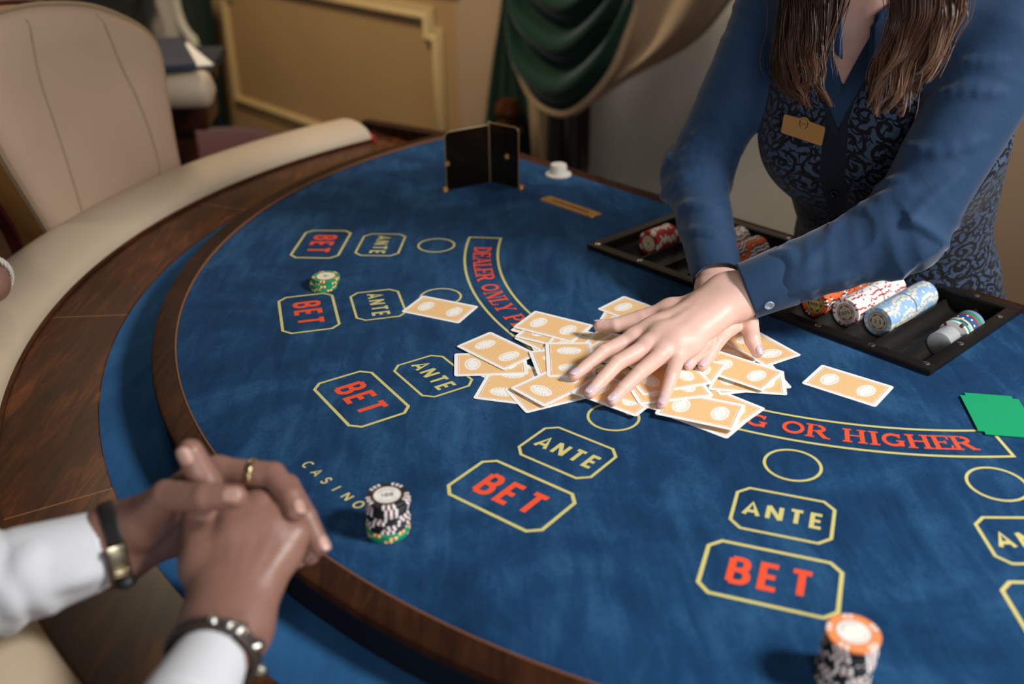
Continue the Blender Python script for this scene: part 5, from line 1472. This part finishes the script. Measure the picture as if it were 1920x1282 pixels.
# hair: many thin locks over a dark mass
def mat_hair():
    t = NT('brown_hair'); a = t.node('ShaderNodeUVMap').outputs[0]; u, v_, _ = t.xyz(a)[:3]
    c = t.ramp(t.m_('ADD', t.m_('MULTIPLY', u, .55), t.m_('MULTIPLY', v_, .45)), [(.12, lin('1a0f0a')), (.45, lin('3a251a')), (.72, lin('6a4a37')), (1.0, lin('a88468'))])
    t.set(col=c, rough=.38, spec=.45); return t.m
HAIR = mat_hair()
hv = []; hf = []; huv = []
def strand(pts, r, shade):
    b = len(hv); v, f = tube(pts, [r * (1 - .75 * (i / (len(pts) - 1)) ** 3) for i in range(len(pts))], 3, False, False)
    n = len(pts)
    for i in range(n):
        for j in range(3): huv.append((shade, i / (n - 1)))
    hv.extend([p + np.array([0, 0, T]) for p in v]); hf.extend([tuple(i + b for i in q) for q in f])
def lock(sgn, ctrl, count, n_depth, clumps=16):
    """ctrl: centre line as (px, py, half width px) from top to tip; strands gather into clumps with their own length and wave"""
    cl = []
    for c in range(clumps):
        o_ = -1.05 + 2.1 * (c + .5) / clumps + RNG.uniform(-.08, .08)
        cl.append((o_, RNG.uniform(.70, 1.0) if c % 3 else 1.0, RNG.uniform(0, 6.28), RNG.uniform(7, 16), RNG.uniform(4.5, 8.0), RNG.uniform(0, 1), RNG.uniform(-.35, .35)))
    for q in range(count):
        fly = RNG.random() < .05
        o_, tl_, ph, am, wf, lay, sw_ = cl[int(RNG.integers(clumps))]
        j = RNG.normal(0, .16) * (2.2 if fly else 1); j2 = RNG.normal(0, 1); shade = RNG.random(); a2 = RNG.uniform(0, 6.28)
        tmax = tl_ * RNG.uniform(.86, 1.0)
        P = [HEAD + HX * sgn * (.070 + .010 * lay) + HZ * (.07 - .03 * abs(o_)) + FD * (.045 * o_ - .005)]
        nn = 18
        for i in range(nn):
            t = i / (nn - 1) * tmax; k = t * (len(ctrl) - 1); a = min(int(k), len(ctrl) - 2); fr = k - a
            c = [ctrl[a][z] * (1 - fr) + ctrl[a + 1][z] * fr for z in range(3)]
            gather = 1 - .78 * (t / tmax) ** 3 if not fly else 1.2
            x = c[0] + (o_ + sw_ * t * t) * c[2] + j * c[2] * gather + am * math.sin(wf * t * 1.6 + ph) * (.15 + t) + j2 * 1.2 * math.sin(t * 9 + a2)
            y = c[1] + am * .35 * math.cos(wf * t * 1.5 + ph) * t + (14 * t * math.sin(a2) if fly else 0)
            dep = n_depth(t) - .018 * (1 - .5 * o_ * o_) * (.3 + lay) - .006 * math.sin(wf * t * 1.4 + ph * 1.3) - .004 * j2 * gather * .5
            P.append(N_(x, y, dep))
        base_ = .10 + .38 * lay + .25 * shade + (.20 if sgn > 0 else -.04) + (.12 * o_ if sgn > 0 else 0)  # side light put into the colour: right lock lighter, most on its right
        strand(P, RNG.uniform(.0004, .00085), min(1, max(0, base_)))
nd = lambda t: 1.118 - .040 * t
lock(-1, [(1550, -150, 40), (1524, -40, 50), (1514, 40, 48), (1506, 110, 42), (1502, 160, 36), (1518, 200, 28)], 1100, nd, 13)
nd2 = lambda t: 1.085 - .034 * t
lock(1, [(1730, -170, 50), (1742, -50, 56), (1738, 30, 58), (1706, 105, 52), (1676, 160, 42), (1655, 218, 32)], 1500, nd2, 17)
# cap of hair over the head
for q in range(900):
    a = RNG.uniform(0, 2 * PI); e = RNG.uniform(0, 1)
    fr_ = math.cos(a)
    if fr_ > .55: continue
    P = []
    for i in range(9):
        t = i / 8; pol_ = .05 + t * (1.75 if fr_ < 0 else 1.35)
        d_ = HX * math.sin(a) * math.sin(pol_) * .084 + FD * math.cos(a) * math.sin(pol_) * .100 + HZ * math.cos(pol_) * .108
        P.append(HEAD + HZ * .022 - FD * .012 + d_ * (1 + .03 * e) - HZ * (.05 * t if fr_ < 0 else 0))
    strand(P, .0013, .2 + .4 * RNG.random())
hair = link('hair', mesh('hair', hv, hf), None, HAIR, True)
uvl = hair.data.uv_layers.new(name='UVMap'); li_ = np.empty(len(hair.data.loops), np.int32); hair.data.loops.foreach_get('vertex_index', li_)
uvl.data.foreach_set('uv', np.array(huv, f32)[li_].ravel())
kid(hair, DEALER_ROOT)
hair['kind'] = 'stuff'
# name badge pinned to the vest
cpt = march(vfn, 1509, 243, .8, 2.0); bn = grad(vfn, cpt, .01)
bq = []
for q in ((1474, 213), (1552, 238), (1541, 272), (1466, 247)):
    d_ = ray(*q); o_ = rel(CAM); t_ = ((cpt - o_) @ bn) / (d_ @ bn); bq.append(o_ + d_ * t_)
bc_ = sum(bq) / 4; bx = (bq[1] - bq[0]) + (bq[2] - bq[3]); bw = np.linalg.norm(bx) / 2; bx /= np.linalg.norm(bx); by = np.cross(bn, bx); bh = np.linalg.norm((bq[0] - bq[3]) @ by)
pl_ = rrect(bw, bh, .0022, 0, 4); top_arc = []
pts2 = [(x, y) for x, y, _ in pl_]
dome = [(.0085 * math.cos(math.radians(a)), bh / 2 - .0042 + .0085 * math.sin(math.radians(a))) for a in range(35, 146, 10)]
idx = [i for i, (x, y) in enumerate(pts2)]
poly = pts2[:4] + dome + pts2[4:]
v = [(x, y, 0) for x, y in poly] + [(x, y, .0014) for x, y in poly]; k = len(poly)
f = [tuple(range(k))[::-1], tuple(range(k, 2 * k))] + [(i, (i + 1) % k, k + (i + 1) % k, k + i) for i in range(k)]
badge = link('name_badge', mesh('name_badge', v, f), None, simple('gold_badge', 'b08448', .5, .06, 40, metal=.25))
frame_to(badge, bc_ + bn * .0022, bn, bx); kid(badge, DEALER_ROOT)
mb = MB()
for i, (pl, w_) in enumerate([(arc2(0, bh / 2 - .0046, .0068, .0068, 15, 165, 16), .0005), (arc2(0, bh / 2 - .0046, .0058, .0058, 150, 240, 10), .0011), (arc2(0, bh / 2 - .0046, .0058, .0058, -60, 30, 10), .0011), ([(-.002, bh / 2 - .0022), (-.0008, bh / 2 - .0022)], .0004), ([(.0004, bh / 2 - .0022), (.0022, bh / 2 - .0022)], .0004)] + [([(-.0036 + j * .0016, bh / 2 - .0046), (-.0026 + j * .0016, bh / 2 - .0046)], .0010) for j in range(5)]):
    vv, ff = ribbon(pl, w_); mb.add([(p[0], p[1], .00155 + i * 1e-5) for p in vv], ff)
em = mb.obj('emblem', INK_BLACK, None, False); em.parent = badge
# ---------------------------------------------------------------- the player: two clasped hands in white cuffs
SKIN_D = mat_skin('brown_skin', '8c685a', '704c40', .42)
SHIRT_W = mat_cloth('white_shirt_cotton', 'cdced2', .8, .04, 2600, .18, .1)
# right hand (near), its back towards us
PW = D(424, 1178, .735)
P_F = {'index': ([D(446, 962, .792), D(446, 922, .825), D(400, 950, .850), D(372, 978, .855)], [.0118, .0105, .0092, .0080]),
       'middle': ([D(488, 950, .796), D(486, 912, .832), D(436, 940, .860), D(398, 970, .868)], [.0120, .0108, .0094, .0082]),
       'ring': ([D(526, 962, .796), D(524, 920, .834), D(482, 950, .864), D(436, 985, .870)], [.0114, .0102, .0090, .0080]),
       'little': ([D(552, 1000, .790), D(556, 958, .828), D(524, 985, .858), D(486, 1005, .866)], [.0104, .0090, .0080, .0070])}
P_T = ([D(382, 1060, .772), D(376, 968, .788), D(386, 905, .775), D(357, 848, .768)], [.0165, .0132, .0122, .0104])
PFORE = D(345, 1330, .655)
psd = D(390, 1120, .75) - D(470, 1130, .75); psd /= np.linalg.norm(psd)
p_r0 = hand_fn(PW, psd * .0105, P_F, P_T, PFORE, .0145, .018, wr_r=.0165, f_r=.0200)
toward = rel(CAM) - D(470, 1000, .78); toward /= np.linalg.norm(toward)
def p_right(p):
    d = p_r0(p)
    for k in P_F:      # tendons and knuckles on the back of the hand
        a = PW * .66 + P_F[k][0][0] * .34 + toward * .0150; b = P_F[k][0][0] + toward * .0085
        d = smin(d, cone(p, a, b, .0028, .0058), .006)
        d = smin(d, ball(p, P_F[k][0][0] + toward * .0060, .0105 if k != 'index' else .0128), .007)
    return d
# left hand (far), its fingers folded over the other hand
QW = D(214, 1022, .803)
Q_F = {'index': ([D(408, 884, .806), D(512, 890, .798), D(545, 930, .785), D(553, 958, .778)], [.0118, .0104, .0092, .0080]),
       'middle': ([D(412, 915, .832), D(538, 912, .812), D(572, 968, .795), D(600, 1024, .788)], [.0118, .0104, .0092, .0078]),
       'ring': ([D(402, 960, .852), D(550, 965, .836), D(566, 1005, .815), D(580, 1042, .803)], [.0112, .0098, .0086, .0076]),
       'little': ([D(384, 1000, .864), D(520, 1000, .860), D(545, 1030, .845), D(558, 1050, .835)], [.0102, .0088, .0078, .0070])}
Q_T = ([D(262, 982, .790), D(312, 930, .768), D(384, 932, .752), D(441, 931, .748)], [.0165, .0122, .0108, .0092])
QFORE = D(40, 1100, .772)
qsd = D(222, 980, .80) - D(226, 1060, .812); qsd /= np.linalg.norm(qsd)
p_left = hand_fn(QW, qsd * .0110, Q_F, Q_T, QFORE, .0145, .018, wr_r=.0165, f_r=.0225)
QEL = D(-330, 1195, .720); PEL = D(232, 1560, .560)
QSH = QEL - NA * .12 - UA * .10 + UP * .14; PSH = PEL - NA * .14 + UA * .02 + UP * .12
def p_arms(p):
    return np.minimum(chain(p, [QSH, QEL, QFORE], [.045, .034, .0225], .02), chain(p, [PSH, PEL, PFORE], [.045, .032, .0200], .02))
parts = []
lo, hi = bounds([QSH, QEL, QFORE, PSH, PEL, PFORE], .06); parts.append(sdf_part(p_arms, lo, hi, .005))
for fn, F, Th, wr, fo in ((p_right, P_F, P_T, PW, PFORE), (p_left, Q_F, Q_T, QW, QFORE)):
    lo, hi = bounds([q for k in F for q in F[k][0]] + list(Th[0]) + [wr, wr * .35 + fo * .65], .026)
    parts.append(sdf_part(fn, lo, hi, .0012))
PLAYER = sdf_obj('person', parts, SKIN_D)
tag(PLAYER, 'person in white cuffs with clasped hands, bracelets and a ring at the table rim', 'person')
NAILD = simple('natural_nail', 'b08a7c', .35, .05, 90)
nail(Q_T[0][3], Q_T[0][2], Q_T[1][3], toward + UP * .2, .0125, .0150, NAILD, PLAYER)
nail(P_T[0][3], P_T[0][2], P_T[1][3], toward * .7 - rgt * .35, .0125, .0150, NAILD, PLAYER)
for k in ('index', 'middle', 'ring'):
    pts, rd = Q_F[k]; nail(pts[3], pts[2], rd[3], toward * .7 + rgt * .6, rd[3] * 1.5, rd[3] * 1.7, NAILD, PLAYER)
# sleeves
def sleeve_w(p, a, e, c, rads, ph, amp):
    d = chain(p, [a, e, c], rads, .03)
    L2 = np.linalg.norm(c - e); t2 = ((c - e) / L2).astype(f32); s = L2 - (p - e.astype(f32)) @ t2
    n1 = np.cross(t2, [0, 0, 1]); n1 /= np.linalg.norm(n1); n2 = np.cross(n1, t2); q = p - e.astype(f32); th = np.arctan2(q @ n2.astype(f32), q @ n1.astype(f32))
    ph1 = 2 * PI * s / .040 + 2.2 * np.sin(th + ph) + 1.4 * np.sin(s * 40 + 2 * th)
    env = np.clip((s - .062) / .02, 0, 1)
    d = d - f32(amp) * env * ((1 - np.abs(np.sin(ph1 * .5))) ** 1.4 - .2)
    d = d + f32(.0012) * np.exp(-((s - .062) / .0022) ** 2)          # the cuff seam
    d = np.maximum(d, -s)
    return np.maximum(d, -np.maximum(chain(p, [e, c + t2 * .02], [rads[1] - .008, rads[2] - .0055], .01), s - f32(.014)))
QC = QW + (QEL - QW) / np.linalg.norm(QEL - QW) * .009; PC = PW + (PEL - PW) / np.linalg.norm(PEL - PW) * .036
qs = lambda p: sleeve_w(p, QSH, QEL, QC, [.062, .050, .0310], .8, .008)
ps = lambda p: sleeve_w(p, PSH, PEL, PC, [.060, .042, .0258], 2.4, .004)
RG_Q = ridges(qs, [[(14, 1090), (25, 1120), (34, 1150)], [(51, 1032), (59, 1050), (51, 1078)], [(65, 1089), (76, 1120), (98, 1148)], [(95, 1098), (141, 1086), (178, 1076)], [(30, 1050), (38, 1075), (30, 1100)]], .0055)
qs0 = qs
qs = lambda p: add_ridges(p, qs0(p), RG_Q)
for fn, pts in ((qs, [QSH, QEL, QC]), (ps, [PSH, PEL, PC])):
    lo, hi = bounds(pts, .075); kid(sdf_obj('shirt_sleeve', [sdf_part(fn, lo, hi, .0026)], SHIRT_W), PLAYER)
# ring on the index finger
rc = Q_F['index'][0][0] * .36 + Q_F['index'][0][1] * .64; rt_ = Q_F['index'][0][1] - Q_F['index'][0][0]; rt_ /= np.linalg.norm(rt_)
GOLDP = simple('pale_gold', 'cdb98a', .22, .08, 200, metal=1.0)
band('ring', rc - rt_ * .003, rt_, [(0, .0113), (.001, .0121), (.003, .0124), (.005, .0121), (.006, .0113)], 0, GOLDP, PLAYER, 32, .0009)
# left wrist: dark strap with a metal clasp
BLACKL = simple('black_strap_leather', '1c1a19', .6, .2, 90, .4, 400, .0006)
tq = (QEL - QW) / np.linalg.norm(QEL - QW); sc0 = QW + tq * .002
def ring_around(fn, c, t, off, n=48):
    e1 = np.cross(t, UP); e1 /= np.linalg.norm(e1); e2 = np.cross(t, e1); out = []
    for i in range(n):
        a = 2 * PI * i / n; d_ = math.cos(a) * e1 + math.sin(a) * e2
        rr = np.linspace(.010, .060, 101); val = fn((c + rr[:, None] * d_).astype(f32))
        k_ = int(np.argmax(val > 0)) if (val > 0).any() else 60
        out.append(rr[k_])
    out = np.minimum(np.array(out), .040)
    for _ in range(3): out = .5 * out + .25 * (np.roll(out, 1) + np.roll(out, -1))
    return [c + (out[i] + off) * (math.cos(2 * PI * i / n) * e1 + math.sin(2 * PI * i / n) * e2) for i in range(n)]
def strap_band(name, fn, c, t, w_, off, th, m):
    v = []; f = []; n = 48; rs_ = [ring_around(fn, c + t * (s_ - w_ / 2), t, off + (0 if s_ in (0, w_) else .0008), n) for s_ in (0, w_ * .25, w_ * .75, w_)]
    for i in range(n):
        for r in rs_: v.append(r[i] + np.array([0, 0, T]))
    for i in range(n):
        j = (i + 1) % n
        for q in range(3): f.append((i * 4 + q, j * 4 + q, j * 4 + q + 1, i * 4 + q + 1))
    o = link(name, mesh(name, v, f), None, m, True); o.modifiers.new('thickness', 'SOLIDIFY').thickness = th
    return kid(o, PLAYER)
strap_band('wrist_strap', p_left, QW - tq * .001, tq, .0125, .0012, .0018, BLACKL)
sfn = lambda p: cone(p, sc0 - tq * .02, sc0 + tq * .02, .0340, .0340)
cp_ = march(sfn, 222, 1050, .5, 1.2); cn = grad(sfn, cp_)
bm = bmesh.new(); box_bm(bm, (0, 0, .002), (.026, .013, .004), None, .0015); box_bm(bm, (-.009, 0, .0042), (.004, .011, .003), None, .001); box_bm(bm, (.010, 0, .004), (.0025, .013, .003), None, .0008)
o = link('clasp', bm_mesh('clasp', bm), None, simple('clasp_metal', 'c9bda0', .25, .1, 90, metal=1.0)); auto_smooth(o)
kid(frame_to(o, cp_, cn, np.cross(tq, cn)), PLAYER)
kp = march(sfn, 236, 1092, .5, 1.2)
o = link('strap_knot', mesh('strap_knot', *tube([kp - UP * .004 + np.array([0, 0, T]), kp + np.array([0, 0, T]), kp + UP * .006 + np.array([0, 0, T])], [.004, .0085, .004], 14)), None, BLACKL, True); kid(o, PLAYER)
# right wrist: beaded leather bracelet with a silver bar
tp_ = (PEL - PW) / np.linalg.norm(PEL - PW); bc0 = PW + tp_ * .027
e1 = np.cross(tp_, toward); e1 /= np.linalg.norm(e1); e2 = np.cross(tp_, e1)
circ = [q + np.array([0, 0, T]) for q in ring_around(p_right, bc0, tp_, .0025)]
kid(MB().add(*tube(circ, .0036, 8, True)).add(*tube([c + tp_ * .006 for c in circ], .0030, 8, True)).obj('bracelet', simple('dark_brown_cord', '2c201b', .6, .2, 120)), PLAYER)
def pix(p):
    d_ = np.asarray(p) - CAM; z_ = d_ @ fwd
    return np.array([960 + F_PX * (d_ @ rgt) / z_, 641 - F_PX * (d_ @ upv) / z_])
bfn = lambda p: cone(p, bc0 - tp_ * .03, bc0 + tp_ * .03, .0312, .0312)
for i, (px, py, r_) in enumerate([(402, 1178, .0040), (420, 1190, .0045), (433, 1203, .0058), (446, 1222, .0055), (454, 1236, .0052), (462, 1252, .0050)]):
    best = min(range(48), key=lambda i_: np.hypot(*(pix(circ[i_]) - (px, py))) + (0 if (circ[i_] - np.array([0, 0, T]) - bc0) @ toward > 0 else 1e3))
    nrm_ = circ[best] - np.array([0, 0, T]) - bc0; nrm_ /= np.linalg.norm(nrm_); q = circ[best] - np.array([0, 0, T]) + nrm_ * .0035 + tp_ * .002
    o = lathe('bead', [(0, -r_), (r_ * .7, -r_ * .7), (r_, 0), (r_ * .7, r_ * .7), (0, r_ * (1.6 if i == 5 else 1))], SILVER, None, 16)
    kid(frame_to(o, q, nrm_), PLAYER)
q1 = march(bfn, 326, 1172, .4, 1.0); q2 = march(bfn, 309, 1205, .4, 1.0)
kid(MB().add(*tube([q1 + np.array([0, 0, T]), (q1 + q2) / 2 + toward * .002 + np.array([0, 0, T]), q2 + np.array([0, 0, T])], [.0030, .0036, .0030], 10)).obj('silver_bar', SILVER), PLAYER)

# ---------------------------------------------------------------- another guest's hand at the left edge
GW = D(-26, 540, 1.36)
G_F = {k: ([D(-78 + 6 * i, 585 - 14 * i, 1.33 + .012 * i), D(-92 + 4 * i, 640 - 18 * i, 1.31 + .014 * i), D(-112 + 3 * i, 655 - 20 * i, 1.315 + .014 * i), D(-128 + 3 * i, 650 - 20 * i, 1.325 + .014 * i)], [.0105, .0092, .0082, .0072]) for i, k in enumerate(('index', 'middle', 'ring', 'little'))}
G_T = ([D(-40, 560, 1.335), D(-52, 600, 1.322), D(-70, 628, 1.31), D(-88, 645, 1.305)], [.0140, .0115, .0098, .0080])
GF = D(-52, 468, 1.43); GEL = D(-170, 330, 1.60)
gsd = D(-6, 530, 1.34) - D(-60, 520, 1.38); gsd /= np.linalg.norm(gsd)
g_hand = hand_fn(GW, gsd * .014, G_F, G_T, GF, .0135, .016, wr_r=.019, f_r=.024)

lo, hi = bounds([q for k in G_F for q in G_F[k][0]] + list(G_T[0]) + [GW, GF], .03)
gparts = [sdf_part(g_hand, lo, hi, .0014)]
g_arm = lambda p: chain(p, [GW, GF, GEL], [.022, .025, .034], .02)
lo, hi = bounds([GW, GF, GEL], .05); gparts.append(sdf_part(g_arm, lo, hi, .004))
GUEST = sdf_obj('person', gparts, SKIN_D)
tag(GUEST, 'person at the left edge of whom only a wrist with a braided bracelet shows', 'person')

gt = (GF - GW) / np.linalg.norm(GF - GW); ge1 = np.cross(gt, UP); ge1 /= np.linalg.norm(ge1); ge2 = np.cross(gt, ge1)
mb = MB()
for st_ in range(3):
    cc = []
    for i in range(120):
        a = 2 * PI * i / 120; w_ = a * 11 + st_ * 2 * PI / 3; rr = .0345 + .0022 * math.sin(w_)
        cc.append(GW + gt * (.012 + .0048 * math.cos(w_)) + rr * (math.cos(a) * ge1 + math.sin(a) * ge2) + np.array([0, 0, T]))
    mb.add(*tube(cc, .0021, 6, True))
kid(mb.obj('braided_bracelet', simple('pale_braid', 'bdb8ac', .6, .15, 300)), GUEST)
GUEST.location.z = .007
